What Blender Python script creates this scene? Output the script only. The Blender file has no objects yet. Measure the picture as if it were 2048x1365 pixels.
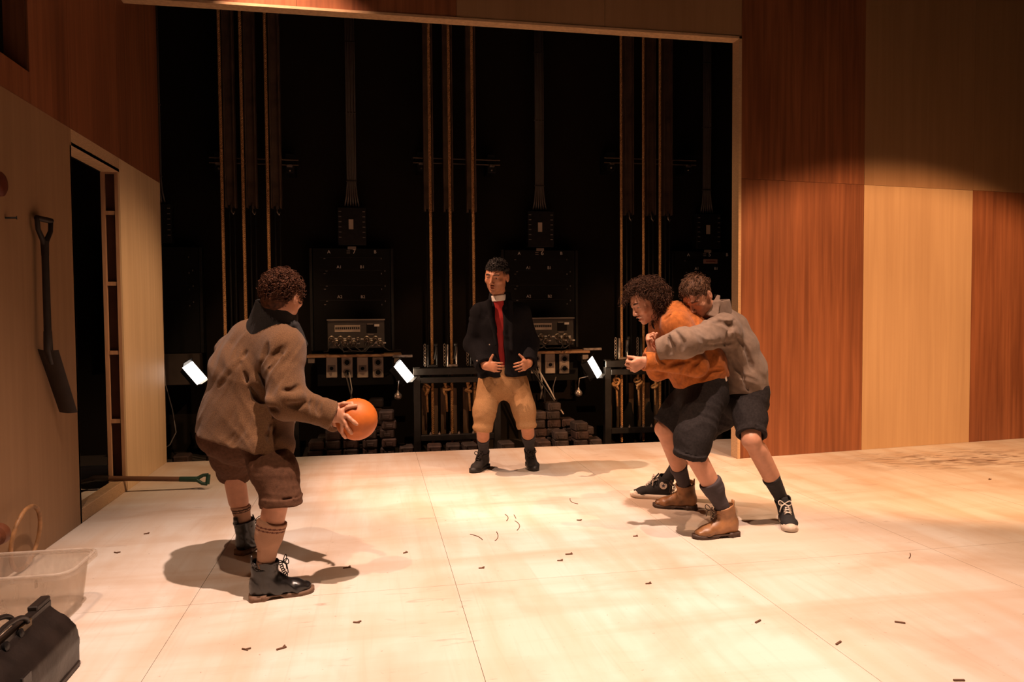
import bpy, bmesh, math, random
import numpy as np
from mathutils import Vector, Matrix

random.seed(7)
RNG = np.random.default_rng(7)
SC = bpy.context.scene
COL = SC.collection

# ------------------------------------------------------------------ camera
FPX = 1470.0
CAM_H = 1.30
_p, _r, _y = math.radians(2.16), math.radians(-0.42), math.radians(10.64)
_fwd = np.array([math.sin(_y)*math.cos(_p), math.cos(_y)*math.cos(_p), -math.sin(_p)])
_right = np.array([math.cos(_y), -math.sin(_y), 0.0])
_up = np.cross(_right, _fwd)
CAMR = _right*math.cos(_r) + _up*math.sin(_r)
CAMU = -_right*math.sin(_r) + _up*math.cos(_r)
CAMP = np.array([0, 0, CAM_H])
cam_data = bpy.data.cameras.new('camera')
cam_data.sensor_width = 36.0
cam_data.lens = FPX/2048*36.0
cam_data.clip_start = 0.05
cam = bpy.data.objects.new('camera', cam_data)
COL.objects.link(cam)
m = Matrix.Identity(4)
for i in range(3):
    m[i][0], m[i][1], m[i][2], m[i][3] = CAMR[i], CAMU[i], -_fwd[i], CAMP[i]
cam.matrix_world = m
SC.camera = cam

# ------------------------------------------------------------------ world and stage lights
w = bpy.data.worlds.new('world'); SC.world = w
w.use_nodes = True
w.node_tree.nodes['Background'].inputs[0].default_value = (1.0, 0.62, 0.42, 1)
w.node_tree.nodes['Background'].inputs[1].default_value = 0.006

def spot(name, loc, target, watts, color, angle, blend=0.2, radius=0.05):
    d = bpy.data.lights.new(name, 'SPOT')
    d.energy = watts; d.color = color; d.spot_size = math.radians(angle); d.spot_blend = blend
    d.shadow_soft_size = radius
    o = bpy.data.objects.new(name, d); COL.objects.link(o)
    o.location = loc
    o.rotation_euler = (Vector(target)-Vector(loc)).to_track_quat('-Z', 'Y').to_euler()
    return o
WARM = (1.0, 0.56, 0.27)
# side light high over the left wall: lights the standing person and throws the long shadow to the right
spot('stage_spot', (-1.55, 5.30, 5.20), (1.20, 6.10, 0.1), 1700, (1.0, 0.56, 0.36), 41, 0.6, 0.03)
# steep front lights over the middle of the stage
spot('stage_spot', (0.75, 2.3, 6.6), (0.55, 3.1, 0.0), 2900, (1.0, 0.68, 0.53), 54, 0.9, 0.05)
spot('stage_spot', (-1.1, 1.7, 6.2), (0.0, 3.6, 0.0), 720, (1.0, 0.64, 0.43), 46, 0.6, 0.05)
spot('stage_spot', (2.9, 2.0, 6.4), (2.1, 3.9, 0.0), 900, (1.0, 0.60, 0.38), 48, 0.6, 0.05)
spot('stage_spot', (4.7, 2.2, 6.2), (4.5, 4.1, 0.0), 800, (1.0, 0.58, 0.31), 50, 0.6, 0.05)
# wash on the panelled wall (oval beam)
ww = spot('stage_spot', (4.9, 0.4, 5.2), (4.95, 6.15, 0.10), 2600, (1.0, 0.50, 0.23), 37, 0.35, 0.05)
ww.scale = (1.5, 1, 1)
# narrow front lights passing under the header on to each set of fly ropes
for sx, tx, pw in ((-0.6, -1.05, 800), (0.8, 0.85, 760), (1.1, 2.80, 820)):
    spot('stage_spot', (sx, 1.6, 6.9), (tx, 7.5, 1.1), pw, (1.0, 0.58, 0.28), 15, 0.5, 0.05)
# cross light on the far end of the left wall
spot('stage_spot', (2.6, 3.4, 5.2), (-1.8, 6.6, 0.5), 1250, (1.0, 0.60, 0.33), 26, 0.9, 0.05)

SC.view_settings.view_transform = 'Standard'
SC.view_settings.look = 'None'
SC.view_settings.gamma = 1.0
SC.view_settings.use_curve_mapping = False
SC.view_settings.exposure = 0.0

# ------------------------------------------------------------------ placing helpers
def ray(px, py):
    return _fwd + CAMR*(px-1024)/FPX - CAMU*(py-682.5)/FPX
def at(px, py, dep):
    return CAMP + ray(px, py)*dep
def at_y(px, py, y):
    d = ray(px, py); return CAMP + d*(y/d[1])
def at_x(px, py, x):
    d = ray(px, py); return CAMP + d*(x/d[0])
def ground(px, py, z=0.0):
    d = ray(px, py); return CAMP + d*((z-CAM_H)/d[2])
FH = np.array([math.sin(_y), math.cos(_y), 0.0])
ZV = np.array([0, 0, 1.0])
def nrm(v):
    v = np.asarray(v, float); return v/max(np.linalg.norm(v), 1e-9)
def dirv(r, f, z):            # right, away, up as seen from the stalls
    return nrm(_right*r + FH*f + ZV*z)

# ------------------------------------------------------------------ materials
MATS = {}
def _principled(name):
    mt = bpy.data.materials.new(name); mt.use_nodes = True
    nt = mt.node_tree
    return mt, nt, nt.nodes['Principled BSDF']
def mat(name, col, rough=0.6, metal=0.0, var=0.12, scale=8.0, bump=0.0, bscale=60.0, spec=0.4, stretch=(1, 1, 1), sheen=0.0, attr=None, emit=0.0):
    """noise-varied colour with fine bump"""
    if name in MATS: return MATS[name]
    mt, nt, b = _principled(name)
    N = nt.nodes; Lk = nt.links
    tc = N.new('ShaderNodeTexCoord'); mp = N.new('ShaderNodeMapping')
    mp.inputs['Scale'].default_value = stretch
    Lk.new(tc.outputs['Object'], mp.inputs[0])
    n = N.new('ShaderNodeTexNoise'); n.inputs['Scale'].default_value = scale; n.inputs['Detail'].default_value = 6
    Lk.new(mp.outputs[0], n.inputs['Vector'])
    r = N.new('ShaderNodeValToRGB')
    r.color_ramp.elements[0].position = 0.3; r.color_ramp.elements[1].position = 0.7
    lo = [max(0, c*(1-var*1.6)) for c in col]; hi = [min(1, c*(1+var)) for c in col]
    r.color_ramp.elements[0].color = (*lo, 1); r.color_ramp.elements[1].color = (*hi, 1)
    Lk.new(n.outputs[0], r.inputs[0])
    src = r.outputs[0]
    if attr:
        a = N.new('ShaderNodeAttribute'); a.attribute_name = attr
        mx = N.new('ShaderNodeMix'); mx.data_type = 'RGBA'
        Lk.new(a.outputs['Alpha'], mx.inputs['Factor'])
        Lk.new(src, mx.inputs['A']); Lk.new(a.outputs['Color'], mx.inputs['B'])
        src = mx.outputs['Result']
    Lk.new(src, b.inputs['Base Color'])
    b.inputs['Roughness'].default_value = rough
    b.inputs['Metallic'].default_value = metal
    b.inputs['Specular IOR Level'].default_value = spec
    if sheen: 
        b.inputs['Sheen Weight'].default_value = sheen
        b.inputs['Sheen Roughness'].default_value = 0.6
    if bump:
        n2 = N.new('ShaderNodeTexNoise'); n2.inputs['Scale'].default_value = bscale; n2.inputs['Detail'].default_value = 4
        Lk.new(mp.outputs[0], n2.inputs['Vector'])
        bp = N.new('ShaderNodeBump'); bp.inputs['Strength'].default_value = bump; bp.inputs['Distance'].default_value = 0.004
        Lk.new(n2.outputs[0], bp.inputs['Height']); Lk.new(bp.outputs[0], b.inputs['Normal'])
    if emit:
        b.inputs['Emission Color'].default_value = (*col, 1); b.inputs['Emission Strength'].default_value = emit
    MATS[name] = mt
    return mt

def plywood(name, a, bcol, rough=0.5, gscale=1.0, streak=0.5):
    """wood veneer, grain running up the sheet, each sheet its own figure"""
    mt, nt, b = _principled(name); N = nt.nodes; Lk = nt.links
    tc = N.new('ShaderNodeTexCoord'); oi = N.new('ShaderNodeObjectInfo')
    mp = N.new('ShaderNodeMapping'); mp.inputs['Scale'].default_value = (26*gscale, 26*gscale, 0.9*gscale)
    off = N.new('ShaderNodeVectorMath'); off.operation = 'SCALE'; off.inputs[3].default_value = 37.0
    Lk.new(oi.outputs['Random'], off.inputs[0])
    ad = N.new('ShaderNodeVectorMath'); ad.operation = 'ADD'
    Lk.new(tc.outputs['Object'], mp.inputs[0]); Lk.new(mp.outputs[0], ad.inputs[0]); Lk.new(off.outputs[0], ad.inputs[1])
    n1 = N.new('ShaderNodeTexNoise'); n1.inputs['Scale'].default_value = 1.0; n1.inputs['Detail'].default_value = 8; n1.inputs['Distortion'].default_value = 0.4
    Lk.new(ad.outputs[0], n1.inputs['Vector'])
    mp2 = N.new('ShaderNodeMapping'); mp2.inputs['Scale'].default_value = (2.2, 2.2, 0.35)
    Lk.new(tc.outputs['Object'], mp2.inputs[0])
    ad2 = N.new('ShaderNodeVectorMath'); ad2.operation = 'ADD'
    Lk.new(mp2.outputs[0], ad2.inputs[0]); Lk.new(off.outputs[0], ad2.inputs[1])
    n2 = N.new('ShaderNodeTexNoise'); n2.inputs['Scale'].default_value = 1.4; n2.inputs['Detail'].default_value = 3
    Lk.new(ad2.outputs[0], n2.inputs['Vector'])
    mixf = N.new('ShaderNodeMix'); mixf.inputs['Factor'].default_value = streak
    Lk.new(n1.outputs[0], mixf.inputs['A']); Lk.new(n2.outputs[0], mixf.inputs['B'])
    r = N.new('ShaderNodeValToRGB'); r.color_ramp.elements[0].position = 0.37; r.color_ramp.elements[1].position = 0.63
    r.color_ramp.elements[0].color = (*a, 1); r.color_ramp.elements[1].color = (*bcol, 1)
    Lk.new(mixf.outputs[0], r.inputs[0]); Lk.new(r.outputs[0], b.inputs['Base Color'])
    b.inputs['Roughness'].default_value = rough; b.inputs['Specular IOR Level'].default_value = 0.3
    MATS[name] = mt
    return mt

# ------------------------------------------------------------------ objects and tags
def link(o):
    COL.objects.link(o); return o
def tag(o, label, cat, group=None, kind=None):
    if label: o['label'] = label
    if cat: o['category'] = cat
    if group: o['group'] = group
    if kind: o['kind'] = kind
    return o
def empty(name, loc, label, cat, group=None, rotz=0.0):
    o = bpy.data.objects.new(name, None); o.empty_display_size = 0.1
    o.location = loc; o.rotation_euler[2] = rotz
    link(o); return tag(o, label, cat, group)
def adopt(child, parent):
    child.parent = parent
    return child
def copy_tree(o, parent=None):
    c = o.copy(); COL.objects.link(c)
    if parent: c.parent = parent
    for ch in list(o.children): copy_tree(ch, c)
    return c

class MB:
    """collects simple solids; build() links them as ONE mesh object"""
    def __init__(s): s.v = []; s.f = []; s.n = 0
    def add(s, v, f):
        v = np.asarray(v, float)
        s.v.append(v); s.f += [tuple(int(i)+s.n for i in q) for q in f]; s.n += len(v); return s
    def box(s, c, h, M=None, bev=0.0):
        c = np.asarray(c, float); h = np.asarray(h, float)
        if bev > 0:
            b = min(bev, *(h*0.49))
            pts = []; 
            for sx in (-1, 1):
                for sy in (-1, 1):
                    for sz in (-1, 1):
                        S = np.array([sx, sy, sz])
                        for ax in range(3):
                            q = S*(h-b); q[ax] = S[ax]*h[ax]; pts.append(q)
            pts = np.array(pts)
            bm = bmesh.new()
            for p_ in pts: bm.verts.new(p_)
            r = bmesh.ops.convex_hull(bm, input=bm.verts)
            bm.verts.index_update()
            v = np.array([x.co[:] for x in bm.verts]); f = [[x.index for x in q.verts] for q in bm.faces]
            bm.free()
        else:
            v = np.array([[x, y, z] for x in (-1, 1) for y in (-1, 1) for z in (-1, 1)])*h
            f = [(0, 1, 3, 2), (4, 6, 7, 5), (0, 4, 5, 1), (2, 3, 7, 6), (0, 2, 6, 4), (1, 5, 7, 3)]
        if M is not None: v = v @ np.asarray(M, float).T
        return s.add(v+c, f)
    def tube(s, pts, r, sides=8, caps=True, closed=False):
        P = np.asarray(pts, float); n = len(P)
        R = np.full(n, r) if np.isscalar(r) else np.asarray(r, float)
        T = np.gradient(P, axis=0) if not closed else (np.roll(P, -1, 0)-np.roll(P, 1, 0))
        T /= np.maximum(np.linalg.norm(T, axis=1, keepdims=True), 1e-9)
        a = np.array([0, 0, 1.0]) if abs(T[0][2]) < 0.9 else np.array([1.0, 0, 0])
        u = nrm(a-T[0]*a.dot(T[0])); V = []
        for i in range(n):
            u = nrm(u-T[i]*u.dot(T[i])); w_ = np.cross(T[i], u)
            for k in range(sides):
                th = 2*math.pi*k/sides
                V.append(P[i]+R[i]*(math.cos(th)*u+math.sin(th)*w_))
        F = []
        for i in range(n if closed else n-1):
            j = (i+1) % n
            for k in range(sides):
                k2 = (k+1) % sides
                F.append((i*sides+k, i*sides+k2, j*sides+k2, j*sides+k))
        if caps and not closed:
            F.append(tuple(range(sides))[::-1]); F.append(tuple((n-1)*sides+k for k in range(sides)))
        return s.add(V, F)
    def cyl(s, a, b, r, sides=12, r2=None):
        return s.tube([a, b], [r, r if r2 is None else r2], sides)
    def lathe(s, c, axis, prof, sides=20):
        """prof: list of (distance along axis, radius)"""
        ax = nrm(axis); c = np.asarray(c, float)
        return s.tube([c+ax*q[0]+ax*1e-6*i for i, q in enumerate(prof)], [q[1] for q in prof], sides) if False else s._lathe(c, ax, prof, sides)
    def _lathe(s, c, ax, prof, sides):
        a = np.array([0, 0, 1.0]) if abs(ax[2]) < 0.9 else np.array([1.0, 0, 0])
        u = nrm(a-ax*a.dot(ax)); w_ = np.cross(ax, u); V = []; F = []
        for z, r in prof:
            for k in range(sides):
                th = 2*math.pi*k/sides; V.append(c+ax*z+r*(math.cos(th)*u+math.sin(th)*w_))
        for i in range(len(prof)-1):
            for k in range(sides):
                k2 = (k+1) % sides; F.append((i*sides+k, i*sides+k2, (i+1)*sides+k2, (i+1)*sides+k))
        F.append(tuple(range(sides))[::-1]); F.append(tuple((len(prof)-1)*sides+k for k in range(sides)))
        return s.add(V, F)
    def prism(s, poly, a, b):
        """polygon of 3-D points on one side, moved by vector a (start) and b (end)"""
        P = np.asarray(poly, float); n = len(P)
        F = [tuple(range(n))[::-1], tuple(range(n, 2*n))]+[(i, (i+1) % n, n+(i+1) % n, n+i) for i in range(n)]
        return s.add(np.vstack([P+np.asarray(a), P+np.asarray(b)]), F)
    def mesh(s, name):
        me = bpy.data.meshes.new(name)
        me.from_pydata(np.vstack(s.v).tolist(), [], s.f); me.validate(); me.update()
        return me
    def build(s, name, material, parent=None, smooth=False, origin=None):
        """vertices are world positions; they are stored relative to the origin / parent"""
        base = np.zeros(3)
        V = np.vstack(s.v)
        if parent is not None:
            q = parent; base = np.zeros(3)
            while q is not None: base += np.array(q.location); q = q.parent
        o_loc = np.zeros(3)
        if origin is None and parent is None:
            origin = (V.min(0)+V.max(0))/2; origin[2] = V[:, 2].min()
        if origin is not None: o_loc = np.asarray(origin, float)-base
        me = bpy.data.meshes.new(name)
        me.from_pydata((V-base-o_loc).tolist(), [], s.f); me.validate()
        bm = bmesh.new(); bm.from_mesh(me); bmesh.ops.recalc_face_normals(bm, faces=bm.faces); bm.to_mesh(me); bm.free()
        if smooth is True:
            me.polygons.foreach_set('use_smooth', [True]*len(me.polygons))
        elif smooth:
            me.polygons.foreach_set('use_smooth', [True]*len(me.polygons)); me.set_sharp_from_angle(angle=math.radians(smooth))
        me.materials.append(material)
        o = bpy.data.objects.new(name, me); o.location = o_loc
        link(o)
        if parent is not None: o.parent = parent
        return o

def mesh_np(name, V, F, material, parent, origin, smooth=True, tint=None):
    """fast mesh from arrays, V in world space, F quads"""
    me = bpy.data.meshes.new(name)
    V = np.asarray(V, np.float32)-np.asarray(origin, np.float32)
    F = np.asarray(F, np.int32); nf, k = F.shape
    me.vertices.add(len(V)); me.vertices.foreach_set('co', V.ravel())
    me.loops.add(nf*k); me.loops.foreach_set('vertex_index', F.ravel())
    me.polygons.add(nf); me.polygons.foreach_set('loop_start', np.arange(nf, dtype=np.int32)*k)
    me.update(calc_edges=True); me.validate()
    if smooth: me.polygons.foreach_set('use_smooth', np.ones(len(me.polygons), bool))
    if tint is not None:
        a = me.color_attributes.new('tint', 'FLOAT_COLOR', 'POINT')
        a.data.foreach_set('color', np.asarray(tint, np.float32).ravel())
    me.materials.append(material)
    o = bpy.data.objects.new(name, me); link(o)
    if parent is not None: o.parent = parent
    return o
def text_mesh(name, body, size, loc, material, parent, depth=0.001, center=True):
    """flat lettering standing upright facing the stage (-Y)"""
    c = bpy.data.curves.new(name, 'FONT'); c.body = body; c.size = size; c.extrude = depth
    c.align_x = 'CENTER' if center else 'LEFT'; c.align_y = 'CENTER'
    t = bpy.data.objects.new('tmp_text', c); COL.objects.link(t)
    dg = bpy.context.evaluated_depsgraph_get()
    me = bpy.data.meshes.new_from_object(t.evaluated_get(dg)); me.name = name
    bpy.data.objects.remove(t); bpy.data.curves.remove(c)
    me.materials.clear(); me.materials.append(material)
    o = bpy.data.objects.new(name, me); link(o)
    base = np.zeros(3); q = parent
    while q is not None: base += np.array(q.location); q = q.parent
    o.location = np.asarray(loc)-base; o.rotation_euler[0] = math.pi/2
    o.parent = parent
    return o

# ------------------------------------------------------------------ the set: floor, walls, backstage shell
def floor_material():
    mt, nt, b = _principled('painted_floor'); N = nt.nodes; Lk = nt.links
    tc = N.new('ShaderNodeTexCoord'); ge = N.new('ShaderNodeNewGeometry')
    def noise(scale, stretch, detail=5, dist=0.0):
        mp = N.new('ShaderNodeMapping'); mp.inputs['Scale'].default_value = stretch
        Lk.new(ge.outputs['Position'], mp.inputs[0])
        n = N.new('ShaderNodeTexNoise'); n.inputs['Scale'].default_value = scale; n.inputs['Detail'].default_value = detail; n.inputs['Distortion'].default_value = dist
        Lk.new(mp.outputs[0], n.inputs['Vector']); return n.outputs[0]
    def ramp(src, p0, p1, c0=(0, 0, 0, 1), c1=(1, 1, 1, 1)):
        r = N.new('ShaderNodeValToRGB'); r.color_ramp.elements[0].position = p0; r.color_ramp.elements[1].position = p1
        r.color_ramp.elements[0].color = c0; r.color_ramp.elements[1].color = c1
        Lk.new(src, r.inputs[0]); return r.outputs[0]
    def mix(fac, a, bb):
        mx = N.new('ShaderNodeMix'); mx.data_type = 'RGBA'
        if isinstance(fac, float): mx.inputs['Factor'].default_value = fac
        else: Lk.new(fac, mx.inputs['Factor'])
        for sock, v in (('A', a), ('B', bb)):
            if isinstance(v, tuple): mx.inputs[sock].default_value = v
            else: Lk.new(v, mx.inputs[sock])
        return mx.outputs['Result']
    def mulc(src, k):
        q = N.new('ShaderNodeMath'); q.operation = 'MULTIPLY'; Lk.new(src, q.inputs[0]); q.inputs[1].default_value = k; return q.outputs[0]
    base = mix(ramp(noise(0.9, (1, 0.45, 1), 4), 0.35, 0.7), (0.68, 0.645, 0.60, 1), (0.60, 0.53, 0.455, 1))
    streak = ramp(noise(3.0, (1.6, 0.22, 1), 6, 0.3), 0.44, 0.78)
    base = mix(streak, base, (0.58, 0.45, 0.34, 1))
    streak2 = ramp(noise(2.4, (0.16, 1.7, 1), 6, 0.5), 0.48, 0.80)
    base = mix(streak2, base, (0.55, 0.42, 0.32, 1))
    # broad worn patches and scuffs
    patch = ramp(noise(1.7, (1, 1, 1), 7, 0.6), 0.50, 0.80)
    base = mix(patch, base, (0.50, 0.37, 0.27, 1))
    sc = ramp(noise(9.0, (0.5, 2.2, 1), 8, 1.2), 0.63, 0.75)
    zone = ramp(noise(0.55, (1, 1, 1), 2), 0.45, 0.7)
    mm = N.new('ShaderNodeMath'); mm.operation = 'MULTIPLY'; Lk.new(sc, mm.inputs[0]); Lk.new(zone, mm.inputs[1])
    base = mix(mm.outputs[0], base, (0.22, 0.14, 0.10, 1))
    fs = ramp(noise(11.0, (0.12, 3.0, 1), 7, 0.8), 0.55, 0.72)
    base = mix(mulc(fs, 0.05), base, (0.40, 0.27, 0.19, 1))
    fs2 = ramp(noise(11.0, (3.0, 0.12, 1), 7, 0.8), 0.56, 0.74)
    base = mix(mulc(fs2, 0.16), base, (0.42, 0.29, 0.21, 1))
    spk = ramp(noise(46.0, (1, 1, 1), 3, 0.2), 0.70, 0.76)
    base = mix(mulc(spk, 0.55), base, (0.20, 0.12, 0.08, 1))
    # heavily scuffed area in front of the panelled wall
    vm = N.new('ShaderNodeVectorMath'); vm.operation = 'SUBTRACT'; vm.inputs[1].default_value = (5.05, 5.55, 0)
    Lk.new(ge.outputs['Position'], vm.inputs[0])
    sp = N.new('ShaderNodeVectorMath'); sp.operation = 'MULTIPLY'; sp.inputs[1].default_value = (0.75, 1.9, 0)
    Lk.new(vm.outputs[0], sp.inputs[0])
    ln = N.new('ShaderNodeVectorMath'); ln.operation = 'LENGTH'; Lk.new(sp.outputs[0], ln.inputs[0])
    rr = ramp(ln.outputs['Value'], 0.15, 1.0, (1, 1, 1, 1), (0, 0, 0, 1))
    sc2 = ramp(noise(5.0, (0.7, 3.0, 1), 8, 1.5), 0.47, 0.62)
    m2 = N.new('ShaderNodeMath'); m2.operation = 'MULTIPLY'; Lk.new(sc2, m2.inputs[0]); Lk.new(rr, m2.inputs[1])
    base = mix(m2.outputs[0], base, (0.16, 0.09, 0.06, 1))
    Lk.new(base, b.inputs['Base Color'])
    b.inputs['Roughness'].default_value = 0.55; b.inputs['Specular IOR Level'].default_value = 0.25
    return mt
M_FLOOR = floor_material()
M_SEAM = mat('seam_dark', (0.10, 0.06, 0.04), 0.9)
M_PLY_DARK = plywood('ply_mahogany', (0.160, 0.056, 0.026), (0.30, 0.112, 0.050), 0.45, 1.0, 0.45)
M_PLY_LIGHT = plywood('ply_pale', (0.46, 0.30, 0.165), (0.54, 0.365, 0.205), 0.55, 0.8, 0.5)
M_PLY_MID = plywood('ply_fawn', (0.285, 0.165, 0.084), (0.345, 0.205, 0.108), 0.55, 0.8, 0.5)
M_BIRCH = plywood('ply_birch', (0.52, 0.36, 0.21), (0.66, 0.48, 0.29), 0.5, 0.7, 0.55)
M_EDGE = mat('ply_edge', (0.50, 0.33, 0.19), 0.7, scale=30, stretch=(1, 1, 8))
M_TIMBER = mat('raw_timber', (0.40, 0.22, 0.12), 0.7, scale=12, stretch=(4, 4, 0.5))
M_BLACK = mat('black_paint', (0.006, 0.0055, 0.0055), 0.75, scale=3, bump=0.1, spec=0.15)
M_BLOCK = mat('black_blockwork', (0.011, 0.008, 0.0065), 0.9, scale=2, bump=0.3, bscale=20, spec=0.1)

YB = 6.93          # rear edge of the stage floor
YH = 5.972         # plane of the big opening
XL = -1.82         # left wall
ZO = 3.68          # top of the big opening
ZS = 2.46          # height of the horizontal sheet joint
RA = math.radians(5.72)
PR = np.array([3.165, 5.972, 0.0])
RU = np.array([math.cos(RA), math.sin(RA), 0]); RN = np.array([-math.sin(RA), math.cos(RA), 0])

fl = MB().box((3.0, 3.0, -0.055), (5.6, YB-3.0-0.004, 0.040)).build('floor', M_SEAM, origin=(0, 0, 0)); fl['kind'] = 'structure'
xs = [-2.6, -1.815+0.99-1.24+0.0, -0.83, 0.37, 1.73, 2.97, 4.21, 5.45, 6.69, 8.6]
xs[1] = -2.05
ys = [-0.99, 1.45, 3.47, 5.91, YB]
for i in range(len(xs)-1):
    for j in range(len(ys)-1):
        g = 0.0010
        MB().box(((xs[i]+xs[i+1])/2, (ys[j]+ys[j+1])/2, -0.0095), ((xs[i+1]-xs[i])/2-g, (ys[j+1]-ys[j])/2-g, 0.0095)).build('floor_sheet', M_FLOOR, fl)

# left wall: a hollow flat with a doorway; sheets are parts
WT = 0.13
wl = empty('wall_left', (XL, 0, 0), None, None); wl['kind'] = 'structure'
def lsheet(y0, y1, z0, z1, m, name='panel', t=0.012):
    g = 0.0012
    return MB().box((XL-t/2, (y0+y1)/2, (z0+z1)/2), (t/2, (y1-y0)/2-g, (z1-z0)/2-g)).build(name, m, wl)
DY0, DY1, DZ = 5.0, 5.875, 2.355
lsheet(-1.0, 2.5, 0, ZS, M_PLY_MID); lsheet(2.5, DY0, 0, ZS, M_PLY_MID)
lsheet(DY1, YB, 0, ZS, M_BIRCH); lsheet(DY0, DY1, DZ, ZS, M_EDGE)
lsheet(-1.0, 2.2, ZS, 5.2, M_PLY_DARK); lsheet(2.2, 3.5, ZS, 5.2, M_PLY_DARK)
lsheet(3.5, 4.46, ZS, 2.63, M_PLY_DARK); lsheet(3.5, 4.46, 3.55, 5.2, M_PLY_DARK)
lsheet(4.46, 4.99, ZS, 5.2, M_PLY_DARK); lsheet(4.99, DY1, ZS, 5.2, M_PLY_DARK); lsheet(DY1, YB, ZS, 5.2, M_PLY_DARK)
# opening high up: dark lining
MB().box((XL-0.30, 3.98, 3.09), (0.01, 0.6, 0.6)).build('lining', M_BLACK, wl)
MB().box((XL-0.16, 4.47, 3.09), (0.145, 0.012, 0.46)).build('reveal', M_PLY_DARK, wl)
# back skin, leaving the doorway free
def lback(y0, y1, z0, z1):
    MB().box((XL-WT, (y0+y1)/2, (z0+z1)/2), (0.008, (y1-y0)/2, (z1-z0)/2)).build('backing', M_BLACK, wl)
lback(-1, DY0-0.01, 0, 5.2); lback(DY1+0.01, YB, 0, 5.2); lback(DY0-0.01, DY1+0.01, DZ, 5.2)
# far door jamb: open timber frame with rails
WT = 0.13
MB().box((XL-0.024, DY1+0.012, DZ/2), (0.012, 0.012, DZ/2)).build('jamb_post', M_TIMBER, wl)
MB().box((XL-WT+0.012, DY1+0.012, DZ/2), (0.012, 0.014, DZ/2)).build('jamb_post', M_TIMBER, wl)
for z in (0.03, 0.52, 1.03, 1.54, 2.06, 2.36):
    MB().box((XL-0.071, DY1+0.016, z), (0.035, 0.012, 0.014)).build('jamb_rail', M_TIMBER, wl)
MB().box((XL-WT/2-0.004, DY1+0.06, DZ/2), (WT/2-0.006, 0.006, DZ/2)).build('jamb_back', mat('dark_ply', (0.10, 0.04, 0.02), 0.8), wl)
MB().box((XL-WT/2, DY0-0.012, DZ/2), (WT/2, 0.011, DZ/2)).build('jamb', M_EDGE, wl)
MB().box((XL-WT/2, (DY0+DY1)/2, DZ+0.012), (WT/2, (DY1-DY0)/2, 0.011)).build('door_head', M_EDGE, wl)
MB().box((XL-0.045, (DY0+DY1)/2, 0.045), (0.044, (DY1-DY0)/2, 0.045), bev=0.004).build('door_sill', M_EDGE, wl)
MB().box((XL-0.26, (DY0+DY1)/2, 0.01), (0.165, (DY1-DY0)/2, 0.012)).build('threshold', M_FLOOR, wl)
# thin joint strip at the far end of the wall
MB().box((XL-WT/2, YB-0.004, 2.6), (WT/2, 0.006, 2.6)).build('end_edge', M_EDGE, wl)

# header over the big opening
hd = empty('wall_header', (0.67, YH, ZO), None, None); hd['kind'] = 'structure'
def hsheet(x0, x1, z0, z1, m): MB().box(((x0+x1)/2, YH+0.009, (z0+z1)/2), ((x1-x0)/2-0.0012, 0.009, (z1-z0)/2)).build('panel', m, hd)
hsheet(XL, -0.55, ZO, 5.2, M_PLY_DARK); hsheet(-0.55, 0.69, ZO, 5.2, M_PLY_DARK); hsheet(0.69, 1.93, ZO, 5.2, M_PLY_MID); hsheet(1.93, 3.165, ZO, 5.2, M_PLY_MID)
MB().box(((XL+3.165)/2, YH+0.05, ZO-0.010), ((3.165-XL)/2, 0.055, 0.010)).build('edge_board', M_EDGE, hd)

# right wall of tall sheets, turned a little away from the opening
wr = empty('wall_right', tuple(PR), None, None); wr['kind'] = 'structure'
RM = np.column_stack([RU, RN, ZV])
def rsheet(a, b_, z0, z1, m, name='panel', t=0.009, dn=0.0):
    g = 0.0012
    c = PR+RU*(a+b_)/2+RN*(t+dn)+ZV*(z0+z1)/2
    return MB().box(c, ((b_-a)/2-g, t, (z1-z0)/2-g), RM).build(name, m, wr)
wd = [0.0, 1.30, 2.58, 3.86, 5.1]
low = [M_PLY_DARK, M_PLY_LIGHT, M_PLY_DARK, M_PLY_LIGHT]; upp = [M_PLY_DARK, M_PLY_MID, M_PLY_MID, M_PLY_DARK]
for i in range(4):
    rsheet(wd[i], wd[i+1], 0, ZS, low[i]); rsheet(wd[i], wd[i+1], ZS, 5.2, upp[i])
rsheet(0, 5.1, 0, 5.2, M_BLACK, 'backing', 0.004, 0.02)
MB().box(PR+ZV*ZO/2+np.array([-0.014, 0.055, 0]), (0.013, 0.06, ZO/2)).build('edge_board', M_EDGE, wr)

# backstage shell
bw = MB().box((1.0, 8.45, 2.6), (8.0, 0.1, 2.9)).build('wall_back', M_BLOCK); bw['kind'] = 'structure'
bf = MB().box((1.0, 7.65, -0.22), (8.0, 0.715, 0.06)).build('floor_backstage', mat('backstage_floor', (0.03, 0.022, 0.018), 0.8)); bf['kind'] = 'structure'
bl = MB().box((-5.0, 5.5, -0.04), (2.92, 1.42, 0.03)).build('floor_wing', mat('wing_floor', (0.05, 0.03, 0.02), 0.7)); bl['kind'] = 'structure'

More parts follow.
